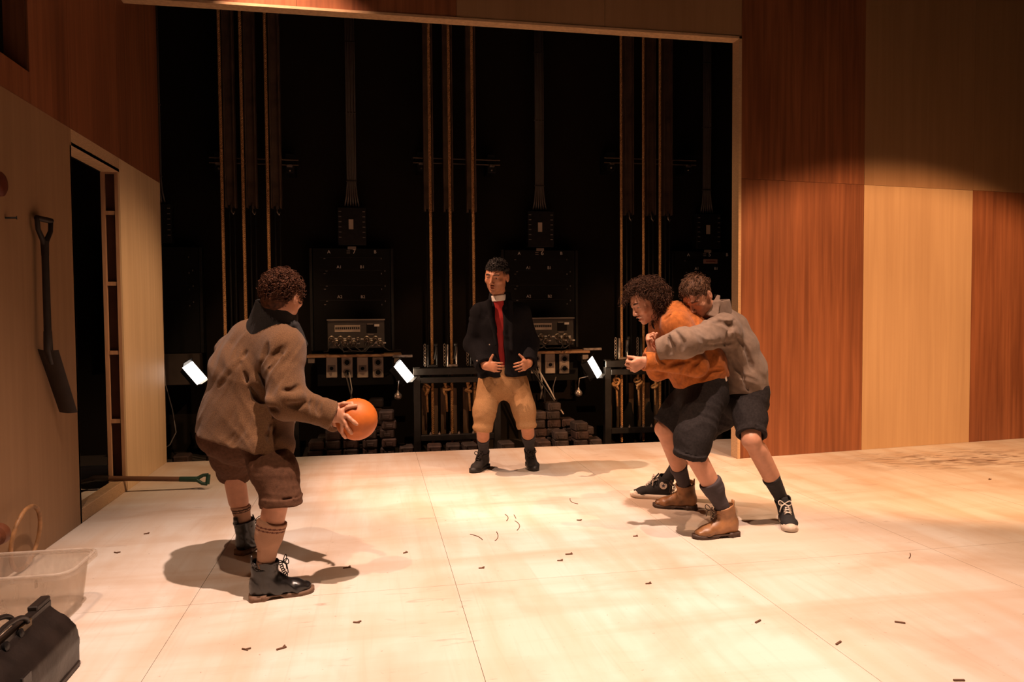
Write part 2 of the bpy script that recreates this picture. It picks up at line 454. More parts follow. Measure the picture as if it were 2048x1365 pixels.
# ------------------------------------------------------------------ solid modelling with distance fields
F32 = np.float32
_NT = RNG.random((32, 32, 32)).astype(F32)
def vnoise(P):
    """smooth value noise in -1..1"""
    i = np.floor(P).astype(np.int32); f = (P-i).astype(F32); f = f*f*(3-2*f)
    x0, y0, z0 = (i & 31).T; x1, y1, z1 = ((i+1) & 31).T
    fx, fy, fz = f.T
    def L(a, b, t): return a+(b-a)*t
    r = L(L(L(_NT[x0, y0, z0], _NT[x1, y0, z0], fx), L(_NT[x0, y1, z0], _NT[x1, y1, z0], fx), fy),
          L(L(_NT[x0, y0, z1], _NT[x1, y0, z1], fx), L(_NT[x0, y1, z1], _NT[x1, y1, z1], fx), fy), fz)
    return r*2-1
def cap(a, b, ra, rb):
    a = np.asarray(a, F32); ab = (np.asarray(b, F32)-a); L2 = max(float(ab@ab), 1e-9)
    def f(P):
        q = P-a; t = np.clip(q@ab/L2, 0, 1)
        return np.sqrt(((q-t[:, None]*ab)**2).sum(1))-(ra+(rb-ra)*t)
    return f
def ball(c, r):
    c = np.asarray(c, F32)
    return lambda P: np.sqrt(((P-c)**2).sum(1))-r
def ell(c, r, A=None):
    """ellipsoid, A rows are its axes"""
    c = np.asarray(c, F32); r = np.asarray(r, F32); A_ = np.eye(3, dtype=F32) if A is None else np.asarray(A, F32)
    mn = float(r.min())
    def f(P):
        q = (P-c)@A_.T; a = q/r; k0 = np.sqrt((a*a).sum(1)); b = a/r; k1 = np.sqrt((b*b).sum(1))
        return np.where(k0 < 0.35, (k0-1)*mn, k0*(k0-1)/np.maximum(k1, 1e-6))
    return f
def ecap(a, b, lat, ra, rb, flat=(0, 0)):
    """tapered limb with an oval section; ra, rb = (half width along lat, half depth); flat ends for hems"""
    a = np.asarray(a, float); b = np.asarray(b, float); L = np.linalg.norm(b-a); w_ = (b-a)/L
    u = nrm(np.asarray(lat, float)-w_*np.dot(lat, w_)); v = np.cross(w_, u)
    B = np.array([u, v, w_], F32); a32 = a.astype(F32)
    ra = np.asarray(ra, F32); rb = np.asarray(rb, F32)
    def f(P):
        q = (P-a32)@B.T; z = q[:, 2]; t = np.clip(z/L, 0, 1); e = z-t*L
        rl = ra[0]+(rb[0]-ra[0])*t; rd = ra[1]+(rb[1]-ra[1])*t; re = np.minimum(rl, rd)
        e2 = e
        if flat[0]: e2 = np.maximum(e2, 0)
        if flat[1]: e2 = np.minimum(e2, 0)
        x = q[:, 0]/rl; y = q[:, 1]/rd; g = e2/re
        k0 = np.sqrt(x*x+y*y+g*g); k1 = np.sqrt((x/rl)**2+(y/rd)**2+(g/re)**2)
        d = np.where(k0 < 0.35, (k0-1)*re, k0*(k0-1)/np.maximum(k1, 1e-6))
        if flat[0]: d = np.maximum(d, -z)
        if flat[1]: d = np.maximum(d, z-L)
        return d
    return f
def half(p, n):
    """half space: inside is against n"""
    p = np.asarray(p, F32); n = np.asarray(nrm(n), F32)
    return lambda P: (P-p)@n

class Field:
    def __init__(s): s.p = []; s.disp = None; s.lo = []; s.hi = []
    def u(s, f, k=0.02): s.p.append(('u', f, k)); return s
    def s(s, f, k=0.01): s.p.append(('s', f, k)); return s
    def i(s, f, k=0.004): s.p.append(('i', f, k)); return s
    def bound(s, pts, r):
        P = np.atleast_2d(np.asarray(pts, float)); s.lo.append(P.min(0)-r); s.hi.append(P.max(0)+r); return s
    def eval(s, P):
        P = np.atleast_2d(np.asarray(P, F32)); G = np.full(len(P), 1.0, F32)
        for op, f, k in s.p:
            d = f(P)
            if op == 'u': hh = np.clip(.5+.5*(d-G)/k, 0, 1); G = d+(G-d)*hh-k*hh*(1-hh)
            else:
                if op == 's': d = -d
                hh = np.clip(.5-.5*(d-G)/k, 0, 1); G = d+(G-d)*hh+k*hh*(1-hh)
        return G
    def hit(s, px, py, d0=2.5, d1=7.0):
        """first surface point met when looking this way"""
        t = np.linspace(d0, d1, 700); P = CAMP+ray(px, py)*t[:, None]; g_ = s.eval(P)
        i = np.nonzero(g_ < 0)[0]
        return P[i[0]] if len(i) else None
    def trace(s, pts, step=5.0):
        Q = []
        for a_, b_ in zip(pts[:-1], pts[1:]):
            n_ = max(1, int(math.hypot(b_[0]-a_[0], b_[1]-a_[1])/step))
            Q += [(a_[0]+(b_[0]-a_[0])*i/n_, a_[1]+(b_[1]-a_[1])*i/n_) for i in range(n_)]
        H_ = [s.hit(*q) for q in Q+[pts[-1]]]
        return [q for q in H_ if q is not None]
    def crease(s, pts, r=.010, k=.022):
        """soft valley drawn along the surface, fading at both ends"""
        H_ = s.trace(pts); n_ = len(H_)-1
        new = []
        for i_, (a_, b_) in enumerate(zip(H_[:-1], H_[1:])):
            if np.linalg.norm(b_-a_) > .06: continue
            e0 = min(1, i_/2.5, (n_-i_)/2.5); e1 = min(1, (i_+1)/2.5, (n_-i_-1)/2.5)
            new.append((cap(a_, b_, r*(.15+.55*e0), r*(.15+.55*e1))))
        for f in new: s.s(f, k)
    def ridge(s, pts, r=.010, k=.03):
        H_ = s.trace(pts)
        new = [cap(a_, b_, r*.6, r*.6) for a_, b_ in zip(H_[:-1], H_[1:]) if np.linalg.norm(b_-a_) < .06]
        for f in new: s.u(f, k)
    def mesh(s, h):
        lo = np.min(s.lo, 0)-2*h; hi = np.max(s.hi, 0)+2*h
        nb = np.ceil((hi-lo)/(8*h)).astype(int)
        gi = np.stack(np.meshgrid(*[np.arange(n) for n in nb], indexing='ij'), -1).reshape(-1, 3)
        cen = (lo+(gi*8+3.5)*h).astype(F32)
        off = np.stack(np.meshgrid(*[np.arange(8)]*3, indexing='ij'), -1).reshape(-1, 3)
        off = ((off-3.5)*h).astype(F32)
        hd_ = 8*h*0.87
        G = np.full((len(cen), 512), 1.0, F32)
        act = np.zeros(len(cen), bool)
        for op, f, k in s.p:
            dc = f(cen)
            if op == 'u': sel = dc < hd_*1.25+k+0.01
            elif op == 's': sel = (dc < hd_+k) & act
            else: sel = (dc > -hd_-k) & act
            ix = np.nonzero(sel)[0]
            for c0 in range(0, len(ix), 1500):
                j = ix[c0:c0+1500]
                P = (cen[j][:, None]+off[None]).reshape(-1, 3)
                d = f(P).astype(F32).reshape(len(j), 512); g = G[j]
                if op == 'u':
                    hh = np.clip(0.5+0.5*(d-g)/k, 0, 1); G[j] = d+(g-d)*hh-k*hh*(1-hh)
                    # (smooth minimum)
                else:
                    if op == 's': d = -d
                    hh = np.clip(0.5-0.5*(d-g)/k, 0, 1); G[j] = d+(g-d)*hh+k*hh*(1-hh)
            if op == 'u': act |= sel
        if s.disp is not None:
            ix = np.nonzero((np.abs(G) < 0.03).any(1))[0]
            for c0 in range(0, len(ix), 1500):
                j = ix[c0:c0+1500]
                P = (cen[j][:, None]+off[None]).reshape(-1, 3)
                gj = G[j].ravel(); nz = np.nonzero(np.abs(gj) < .032)[0]
                gj[nz] += s.disp(P[nz]).astype(F32); G[j] = gj.reshape(len(j), 512)
        D = G.reshape(*nb, 8, 8, 8).transpose(0, 3, 1, 4, 2, 5).reshape(nb[0]*8, nb[1]*8, nb[2]*8)
        return surface_nets(D, lo, h)

def surface_nets(D, lo, h):
    S = D < 0
    cnt = np.zeros(tuple(n-1 for n in D.shape), np.uint8)
    cs = [(x, y, z) for x in (0, 1) for y in (0, 1) for z in (0, 1)]
    sh = cnt.shape
    for x, y, z in cs: cnt += S[x:x+sh[0], y:y+sh[1], z:z+sh[2]]
    cells = np.argwhere((cnt > 0) & (cnt < 8)).astype(np.int32)
    vid = np.full(sh, -1, np.int32); vid[tuple(cells.T)] = np.arange(len(cells))
    vals = np.stack([D[cells[:, 0]+x, cells[:, 1]+y, cells[:, 2]+z] for x, y, z in cs], 1)
    acc = np.zeros((len(cells), 3)); num = np.zeros(len(cells))
    for a in range(8):
        for b in range(a+1, 8):
            da = np.array(cs[b])-np.array(cs[a])
            if np.abs(da).sum() != 1: continue
            va, vb = vals[:, a], vals[:, b]; mk = (va < 0) != (vb < 0)
            t = np.where(mk, va/np.where(mk, va-vb, 1), 0)
            acc += mk[:, None]*(np.array(cs[a])+t[:, None]*da); num += mk
    V = lo+(cells+acc/num[:, None])*h
    quads = []
    for ax in range(3):
        o1, o2 = (ax+1) % 3, (ax+2) % 3
        A = S; sl0 = [slice(None)]*3; sl1 = [slice(None)]*3
        sl0[ax] = slice(0, -1); sl1[ax] = slice(1, None)
        X = S[tuple(sl0)] != S[tuple(sl1)]
        e = np.argwhere(X)
        ok = (e[:, o1] > 0) & (e[:, o2] > 0) & (e[:, o1] < sh[o1]) & (e[:, o2] < sh[o2])
        e = e[ok]
        sgn = S[tuple(e.T)]
        q = []
        for d1, d2 in ((0, 0), (-1, 0), (-1, -1), (0, -1)):
            c = e.copy(); c[:, o1] += d1; c[:, o2] += d2; q.append(vid[tuple(c.T)])
        q = np.stack(q, 1); q[~sgn] = q[~sgn][:, ::-1]
        quads.append(q)
    F = np.vstack(quads); F = F[(F >= 0).all(1)]
    # one light smoothing pass
    N = len(V); s_ = np.zeros((N, 3)); c_ = np.zeros(N)
    for a in range(4):
        i, j = F[:, a], F[:, (a+1) % 4]
        for k in range(3): s_[:, k] += np.bincount(i, V[j, k], N)+np.bincount(j, V[i, k], N)
        c_ += np.bincount(i, minlength=N)+np.bincount(j, minlength=N)
    V = V*0.55+0.45*s_/np.maximum(c_, 1)[:, None]
    return V, F

def field_obj(name, F, h, material, parent, origin, tint=None):
    V, Q = F.mesh(h)
    tv = tint(V) if tint is not None else None
    return mesh_np(name, V, Q, material, parent, origin, True, tv)

def folds(across, fa=24.0, fl=5.0, amp=.006, warp=.25, fine=0.0, seed=0.0):
    """long soft wrinkles: quick change across, slow change along the fold"""
    a = nrm(across); b = nrm(np.cross(a, [.37, .61, .70])); c = np.cross(a, b)
    Bm = (np.array([a*fa, b*fl, c*fl])).astype(F32)
    def f(P):
        w_ = vnoise(P*6.0+seed+3)
        Q = P@Bm.T; Q[:, 0] += w_*warp*4
        n = vnoise(Q+seed); n2 = vnoise(Q*2.1+seed+11)
        r = 1-np.abs(n)*2.2; g = .5+.5*vnoise(P*3.5+seed+29)
        d = -amp*g*(r*.8+.35*n2)
        if fine: d = d+fine*vnoise(P*60)
        return d
    return f
def tubes_np(paths, radii, sides=5):
    """many tubes at once: paths (n, m, 3), radii (n, m)"""
    P = np.asarray(paths, float); n, m_, _ = P.shape
    T = np.gradient(P, axis=1); T /= np.maximum(np.linalg.norm(T, axis=2, keepdims=True), 1e-9)
    a = np.array([0.31, 0.52, 0.79]); U = a-T*(T@a)[..., None]; U /= np.maximum(np.linalg.norm(U, axis=2, keepdims=True), 1e-9)
    W = np.cross(T, U); th = 2*np.pi*np.arange(sides)/sides
    V = P[:, :, None]+np.asarray(radii)[:, :, None, None]*(np.cos(th)[:, None]*U[:, :, None]+np.sin(th)[:, None]*W[:, :, None])
    idx = np.arange(n*m_*sides).reshape(n, m_, sides)
    q = np.stack([idx[:, :-1], np.roll(idx, -1, 2)[:, :-1], np.roll(idx, -1, 2)[:, 1:], idx[:, 1:]], -1).reshape(-1, 4)
    return V.reshape(-1, 3), q

# ------------------------------------------------------------------ people
class Head:
    """frame of a head: c centre between the ears, f where the face looks, u towards the crown"""
    def __init__(s, c, f, u, sc=1.0):
        s.c = np.asarray(c, float); s.f = nrm(f); s.u = nrm(np.asarray(u)-s.f*np.dot(u, s.f)); s.s = np.cross(s.f, s.u); s.sc = sc
        s.A = np.array([s.s, s.f, s.u])
    def P(s, x, y, z): return s.c+s.sc*(s.s*x+s.f*y+s.u*z)
    def local(s, V): return (V-s.c)@s.A.T/s.sc

def head_prims(F, H, smile=False, mouth_open=0.0):
    k = H.sc; A = H.A
    E = lambda c, r, kk=0.015, op='u': (F.u if op == 'u' else F.s)(ell(H.P(*c), np.array(r)*k, A), kk*k)
    E((0, -.018, .030), (.075, .094, .085), .02)
    E((0, .028, .002), (.064, .062, .086), .03)
    E((0, .034, -.062), (.050, .050, .052), .03)
    E((0, .070, -.100), (.019, .018, .016), .025)
    for q in (-1, 1):
        E((q*.047, .000, -.055), (.017, .025, .028), .03)
        E((q*.043, .058, -.024), (.021, .019, .016), .022)
        F.u(cap(H.P(q*.012, .088, .020), H.P(q*.044, .076, .021), .0085*k, .008*k), .014*k)
        E((q*.032, .099, -.001), (.0155, .017, .0115), .010, 's')
        # lids
        E((q*.032, .0765, .0055), (.0155, .0125, .0065), .004)
        E((q*.032, .0765, -.0085), (.0145, .011, .0045), .005)
        # ear
        E((q*.081, -.012, -.004), (.0105, .020, .032), .006)
        E((q*.092, -.005, .000), (.0065, .010, .017), .006, 's')
        E((q*.0125, .098, -.041), (.0085, .010, .0075), .007)
    F.u(ecap(H.P(0, .086, .012), H.P(0, .109, -.034), H.s, (.0075*k, .010*k), (.0105*k, .011*k)), .010*k)
    w_ = .027 if smile else .022
    if mouth_open > 0:
        E((0, .094, -.062+.002), (w_, .0095, .0055), .006)
        E((0, .088, -.074-mouth_open*.5), (w_*.85, .0105, .0065), .007)
        E((0, .100, -.068-mouth_open*.25), (w_*.82, .016, .0035+mouth_open*.55), .004, 's')
    else:
        E((0, .0935, -.0625), (w_, .0095, .0058), .006)
        E((0, .0915, -.0735), (w_*.88, .0100, .0065), .006)
        F.s(cap(H.P(-.021, .100, -.0675), H.P(.021, .100, -.0675), .0028*k, .0028*k), .004*k)
    if smile:
        for q in (-1, 1): E((q*.042, .066, -.034), (.017, .016, .015), .012)
    F.bound(H.c, .17*k)

def head_tint(H, brow=(0.03, 0.015, 0.01), lip=(0.42, 0.13, 0.09), stubble=0.0, fade=None, neckdark=None):
    def f(V):
        L = H.local(V); T = np.zeros((len(V), 4), F32); T[:, :3] = brow
        x = np.abs(L[:, 0]); y = L[:, 1]; z = L[:, 2]
        br = np.exp(-(((z-.0235-.10*(x-.030)*(x < .034)+.25*np.maximum(x-.038, 0))/.0058)**2))*np.clip((x-.010)/.004, 0, 1)*np.clip((.053-x)/.006, 0, 1)*(y > .05)
        T[:, 3] = np.minimum(1, 1.15*br)
        lsh = np.exp(-((z+.001)/.0022)**2)*np.exp(-((x-.032)/.011)**4)*(y > .06)
        T[:, 3] = np.maximum(T[:, 3], .75*lsh)
        lp = np.exp(-((z+.068)/.0085)**2)*np.exp(-(x/.020)**4)*(y > .075)
        m_ = lp > T[:, 3]; T[m_, :3] = lip; T[m_, 3] = np.minimum(lp[m_]*.55, .55)
        if stubble:
            sb = stubble*np.clip((-.035-z)/.02, 0, 1)*(y > .0)*(z > -.13)*(1-lp)
            m_ = sb > T[:, 3]; T[m_, :3] = (0.10, 0.05, 0.03); T[m_, 3] = sb[m_]
        if fade is not None:
            hz = fade(L); m_ = hz > T[:, 3]; T[m_, :3] = brow; T[m_, 3] = hz[m_]
        return T
    return f

def eyes(H, parent, origin, gaze=(0, 1, 0), iris=(0.05, 0.025, 0.012)):
    g = nrm(H.s*gaze[0]+H.f*gaze[1]+H.u*gaze[2])
    for q in (-1, 1):
        c = H.P(q*.032, .0735, -.001); r = .0122*H.sc
        a = nrm(H.u-g*np.dot(H.u, g)); b = np.cross(g, a); n, m_ = 14, 16; V = []; T = []
        for i in range(n+1):
            th = math.pi*i/n
            for j in range(m_):
                ph = 2*math.pi*j/m_
                V.append(c+r*(math.cos(th)*g+math.sin(th)*(math.cos(ph)*a+math.sin(ph)*b)))
                T.append((0.01, 0.008, 0.006, 1) if i <= 1 else ((*iris, 1) if i <= 2 else (0.34, 0.30, 0.27, 1)))
        Q = [(i*m_+j, i*m_+(j+1) % m_, (i+1)*m_+(j+1) % m_, (i+1)*m_+j) for i in range(n) for j in range(m_)]
        mesh_np('eye', V, Q, mat('eye', (0.5, 0.46, 0.42), 0.15, attr='tint', spec=0.6), parent, origin, True, T)

def hand_prims(F, w_, d, n, t, curl=(25, 35, 25), spread=0.12, thumb=(0.55, 0.75, 0.25), sc=1.0, tcurl=0.25, per=None):
    """w_ wrist, d towards the fingers, n out of the palm, t to the thumb side"""
    w_ = np.asarray(w_, float); d = nrm(d); t = nrm(np.asarray(t)-d*np.dot(t, d)); n_ = np.cross(d, t)
    n = n_ if np.dot(n_, n) > 0 else -n_
    F.u(ecap(w_-d*.02*sc, w_+d*.078*sc, t, (.027*sc, .019*sc), (.040*sc, .0145*sc)), .012)
    F.u(cap(w_+d*.015*sc+t*.018*sc+n*.006*sc, w_+d*.05*sc+t*.030*sc+n*.010*sc, .017*sc, .014*sc), .012)
    spec = [(.031, .082, .070, .0088), (.0105, .088, .078, .0090), (-.0105, .085, .072, .0086), (-.030, .075, .056, .0078)]
    for i, (o, b, L, r) in enumerate(spec):
        c = per[i] if per else curl
        base = w_+t*o*sc+d*b*sc
        sp = spread*(1.5-i)*0.67
        d0 = nrm(d+t*sp); ang = 0; p = base-d0*.012*sc
        segs = [(.012*sc, 0)]+[(L*q*sc, c[j]) for j, q in enumerate((.46, .30, .24))]
        for j, (ln, ca) in enumerate(segs):
            ang += math.radians(ca); dd = d0*math.cos(ang)+n*math.sin(ang)
            p2 = p+dd*ln; rr = r*sc*(1-.07*j)
            F.u(cap(p, p2, rr, rr*.95), .004 if j > 1 else .007); p = p2
            F.bound(p, .02)
    p = w_+d*.030*sc+t*.026*sc+n*.004*sc; dd = nrm(d*thumb[0]+t*thumb[1]+n*thumb[2])
    p2 = p+dd*.036*sc; F.u(cap(p, p2, .0135*sc, .0105*sc), .010)
    d2 = nrm(dd+(d*.8+n*.6)*tcurl); p3 = p2+d2*.034*sc; F.u(cap(p2, p3, .0105*sc, .0085*sc), .005)
    F.bound([w_, p3], .04)

def arm_prims(F, s_, e, w_, r=(.052, .043, .030)):
    F.u(cap(s_, e, r[0], r[1]), .02); F.u(cap(e, w_, r[1]*1.02, r[2]), .02); F.bound([s_, e, w_], .08)
def leg_prims(F, h, k, a, back, r=(.082, .053, .031)):
    h, k, a = map(np.asarray, (h, k, a)); back = nrm(back)
    F.u(cap(h, k, r[0], r[1]), .03)
    F.u(cap(k, a, r[1]*.93, r[2]), .02)
    F.u(cap(k+(a-k)*.16+back*.014, k+(a-k)*.52+back*.014, .046, .043), .04)
    F.u(cap(k+(a-k)*.02-back*.016, k+(a-k)*.08-back*.016, .034, .026), .03)
    F.bound([h, k, a], .12)

def curls(H, n, region, length, rad, tube_r, out=0.6, down=0.25, seed=1, base_r=(.078, .097, .088), base_c=(0, -.018, .030), turns=1.6, m_=14, spin=None):
    """curled locks rooted on the scalp; region(local unit vector) -> keep"""
    g = np.random.default_rng(seed); paths = []; rr = []
    tries = 0
    while len(paths) < n and tries < n*30:
        tries += 1
        v = nrm(g.normal(size=3))
        loc = np.array(base_c)+v*np.array(base_r)
        if not region(loc): continue
        nl = nrm(v/np.array(base_r))
        p0 = H.P(*loc); nw = H.s*nl[0]+H.f*nl[1]+H.u*nl[2]
        tw = nrm(g.normal(size=3)); tw = nrm(tw-nw*np.dot(tw, nw))
        ax = nrm(nw*out+tw*(1-out)-ZV*down+g.normal(size=3)*.15)
        a = nrm(np.cross(ax, g.normal(size=3))); b = np.cross(ax, a)
        L = length*g.uniform(.6, 1.3); R = rad*g.uniform(.7, 1.3); ph = g.uniform(0, 6.28); tn = turns*g.uniform(.7, 1.3)
        t = np.linspace(0, 1, m_)[:, None]; sp = np.minimum(1, t*3)
        th = ph+2*np.pi*tn*t
        pth = p0-nw*.006+ax*L*t+sp*R*(np.cos(th)*a+np.sin(th)*b)-ZV*down*L*t*t*.8
        paths.append(pth); rr.append(tube_r*g.uniform(.75, 1.25)*(1-.55*t[:, 0]))
    return tubes_np(np.array(paths), np.array(rr), 4)
def merge(*vf):
    V = []; Fq = []; n = 0
    for v, f in vf: V.append(v); Fq.append(f+n); n += len(v)
    return np.vstack(V), np.vstack(Fq)

def sole_mesh(O, x, y, L, wid, z_profile, name, material, parent, origin, grow=0.0):
    """closed slab following the outline of a foot; z_profile(t) -> bottom, top"""
    n = 22; V = []; 
    def hw(t):
        w_ = np.interp(t, [0, .04, .12, .3, .5, .72, .86, .95, 1.0], [.3, .68, .82, .80, .80, 1.0, .88, .58, .12])
        return wid*w_+grow
    ts = (1-np.cos(np.linspace(0, math.pi, n)))/2
    for t in ts:
        zb, zt = z_profile(t); xx = -grow+t*(L+2*grow)
        for (sy, z) in ((-1, zb), (-1, zt), (1, zt), (1, zb)):
            V.append(O+x*xx+y*(sy*hw(t)+wid*.07*math.sin(math.pi*t))+ZV*z)
    Fq = []
    for i in range(n-1):
        for k in range(4): Fq.append((i*4+k, i*4+(k+1) % 4, (i+1)*4+(k+1) % 4, (i+1)*4+k))
    Fq.append((3, 2, 1, 0)); Fq.append(tuple((n-1)*4+k for k in range(4)))
    return mesh_np(name, V, Fq, material, parent, origin, False)

def shoe(person, origin, heel, toe, ankle_top, kind, mats, name='boot', label=None, lift=0.0, h=0.0045, L=.285):
    """heel, toe: floor points of the sole ends; ankle_top: centre of the shaft opening"""
    heel = np.asarray(heel, float); toe = np.asarray(toe, float)
    x = toe-heel; x[2] = 0; x = nrm(x); y = np.cross(ZV, x); O = heel.copy(); O[2] = lift
    knee_ = np.asarray(ankle_top, float)        # the knee: the shaft leans along the shin
    ank_ = O+x*.060+ZV*.095; hs_ = .178 if kind == 'boot' else .150
    sd_ = nrm(knee_-ank_); sd_ = nrm(sd_*.75+ZV*.25); at_ = ank_+sd_*(hs_-.095)/sd_[2]
    Lp = lambda a, b, c: O+x*a+y*b+ZV*c
    F = Field(); s = L/.285
    boot = kind == 'boot'
    # foot form
    F.u(ecap(Lp(.036, 0, .052), Lp(.125*s, 0, .060), y, (.034, .046), (.038, .050)), .02)
    F.u(ecap(Lp(.125*s, 0, .056), Lp(.205*s, .003, .038), y, (.038, .046), (.046, .032)), .025)
    F.u(ecap(Lp(.205*s, .003, .036), Lp(.252*s, .004, .030), y, (.046, .030), (.034, .021)), .02)
    top = at_; kn = Lp(.062, 0, .085)
    w_ = nrm(top-kn)
    tr_ = (.054, .062) if boot else (.050, .056)
    F.u(ecap(kn, top, y, (.042, .054), tr_, (0, 1)), .03)
    F.s(ecap(top-w_*.03, top+w_*.02, y, (tr_[0]-.008, tr_[1]-.008), (tr_[0]-.007, tr_[1]-.007), (1, 0)), .003)
    F.i(half(Lp(0, 0, .016), -ZV), .003)
    F.bound([Lp(-.02, 0, 0), Lp(L, 0, 0), top], .075)
    if boot:
        fd = folds(nrm(x*.7+ZV*.7), 42, 10, .0045)
        F.disp = fd
        # welt seam between vamp and quarters
        F.u(cap(Lp(.150*s, .038, .030), Lp(.118*s, .030, .088), .004, .004), .004)
        F.u(cap(Lp(.150*s, -.038, .030), Lp(.118*s, -.030, .088), .004, .004), .004)
    else:
        F.disp = folds(x, 40, 12, .002)
    up = field_obj(name, F, h, mats['upper'], person, origin)
    if label: up['label'] = label
    wid = .043 if boot else .045
    if boot:
        zp = lambda t: (0.0 if t < .27 or t > .52 else .012*math.sin(math.pi*(t-.27)/.25)**.5) if False else 0.0
        def prof(t):
            b = .013 if .29 < t < .50 else 0.0
            b += max(0, t-.86)*.05
            return b, .021+max(0, t-.86)*.05
        sole_mesh(O, x, y, L, wid, prof, 'sole', mats['sole'], up, origin, .003)
        sole_mesh(O, x, y, .078, wid*.98, lambda t: (0.0, .028), 'heel', mats['sole'], up, origin, .002)
        # pull tab
        b = MB(); bk = top-x*.060
        b.box(bk+ZV*.012, (.004, .012, .020), np.column_stack([x, y, ZV])); b.v = [np.vstack(b.v)-origin]
        o = MB(); o.v = [np.vstack(b.v)+origin]; o.f = b.f; o.n = b.n
        mesh_np('pull_tab', np.vstack(o.v), [f for f in o.f], mats['upper'], up, origin, False)
    else:
        sole_mesh(O, x, y, L, wid, lambda t: (max(0, t-.8)*.04, .030+max(0, t-.8)*.05), 'sole', mats['sole'], up, origin, .004)
        T = Field(); T.u(ecap(Lp(.225*s, .003, .030), Lp(.262*s, .004, .026), y, (.044, .029), (.034, .022)), .01)
        T.i(half(Lp(.228*s, 0, 0), -x), .002); T.i(half(Lp(0, 0, .018), -ZV), .002); T.bound([Lp(.2*s, 0, .03), Lp(.285*s, 0, .03)], .05)
        field_obj('toe_cap', T, h*.9, mats['cap'], up, origin)
        # tongue
        T = Field(); T.u(ecap(Lp(.165*s, 0, .086), top+x*.058+ZV*.02, y, (.020, .005), (.026, .005)), .01); T.bound([Lp(.165*s, 0, .09), top+x*.06], .05)
        field_obj('tongue', T, h*.9, mats['upper'], up, origin)
    # laces: rows across the instep then a bow
    b = MB()
    p0 = Lp(.178*s, 0, .083) if not boot else Lp(.165*s, 0, .093)
    p1 = top+x*(tr_[1]+.002)-ZV*.012
    mid = Lp(.140*s, 0, .124)
    rows = 6 if not boot else 4
    def line(t):
        return (1-t)**2*p0+2*t*(1-t)*mid+t*t*p1
    lr = .0036 if not boot else .0024
    for i in range(rows):
        t = i/(rows-.3); t2 = (i+.75)/(rows-.3)
        a, c = line(t), line(min(1, t2)); nn = nrm(np.cross(y, line(min(1, t+.05))-line(max(0, t-.05)))); nn = nn if np.dot(nn, x+ZV) > 0 else -nn
        hw = .021 if not boot else .019
        for q in (-1, 1):
            b.tube([a+y*q*hw+nn*-.006, a+y*q*hw*.5+(c-a)*.25+nn*.007, (a+c)/2+nn*.009, c-y*q*hw*.5-(c-a)*.25+nn*.007, c-y*q*hw-nn*.006], lr, 5)
    tie = line(.93)+x*.012
    for q in (-1, 1):
        lp = [tie+y*q*.012*math.sin(0)+nrm(y*q*.7+x*.4+ZV*.25)*(.045*math.sin(math.pi*u_))+(ZV*.6-x*.1)*.022*math.sin(2*math.pi*u_) for u_ in np.linspace(0, 1, 12)]
        b.tube(lp, lr, 5)
        b.tube([tie, tie+y*q*.02+x*.015-ZV*.01, tie+y*q*.03+x*.02-ZV*.045], lr, 5)
    b.tube([tie-y*.006, tie+y*.006], lr*2.2, 6)
    V = np.vstack(b.v); me = MB(); me.v = [V]; me.f = b.f; me.n = b.n
    o = me.build('lace', mats['lace'], None, True, origin=origin); o.location = (0, 0, 0); o.parent = up
    return up, (O, x, y)

def sock(person, origin, k, a, back, top_t, r, mats, stripes=None, h=.004, name='sock'):
    """knitted tube from a point on the shin down into the shoe"""
    k, a = np.asarray(k, float), np.asarray(a, float); back = nrm(back)
    F = Field(); p = k+(a-k)*top_t
    F.u(ecap(p+back*.008*(1-top_t), a, np.cross(back, ZV), (r[0], r[0]), (r[1], r[1]), (1, 0)), .01)
    if top_t < .5: F.u(ecap(p+back*.010, k+(a-k)*.55+back*.012, np.cross(back, ZV), (r[0]*.98, r[0]*1.02), (r[0]*.92, r[0]*.98), (1, 0)), .03)
    F.i(half(p, nrm(k-a)), .003)
    F.u(ecap(p+(a-k)*.0, p+nrm(a-k)*.02+back*.004, np.cross(back, ZV), (r[0]+.002, r[0]+.003), (r[0]+.001, r[0]+.002), (1, 1)), .004)
    F.bound([p, a], .09); F.disp = folds(nrm(k-a), 60, 10, .0018)
    def tint(V):
        T = np.zeros((len(V), 4), F32)
        if stripes:
            s_ = (V-p)@nrm(a-k)
            for z0, w_, c in stripes:
                m_ = np.abs(s_-z0) < w_; T[m_] = (*c, 1)
        return T
    return field_obj(name, F, h, mats, person, origin, tint)

def ankle(heel, toe, z=.10):
    x = nrm(np.asarray(toe)-np.asarray(heel)); return np.asarray(heel, float)+x*.060+ZV*z
def skin(name, col):
    return mat(name, col, 0.48, var=0.07, scale=30, bump=0.08, bscale=160, spec=0.35, attr='tint')
def start_person(body, H, origin, label, skinmat, h, tint, children):
    o = field_obj('person', body, h, skinmat, None, origin, tint)
    o.location = origin
    tag(o, label, 'person')
    return o

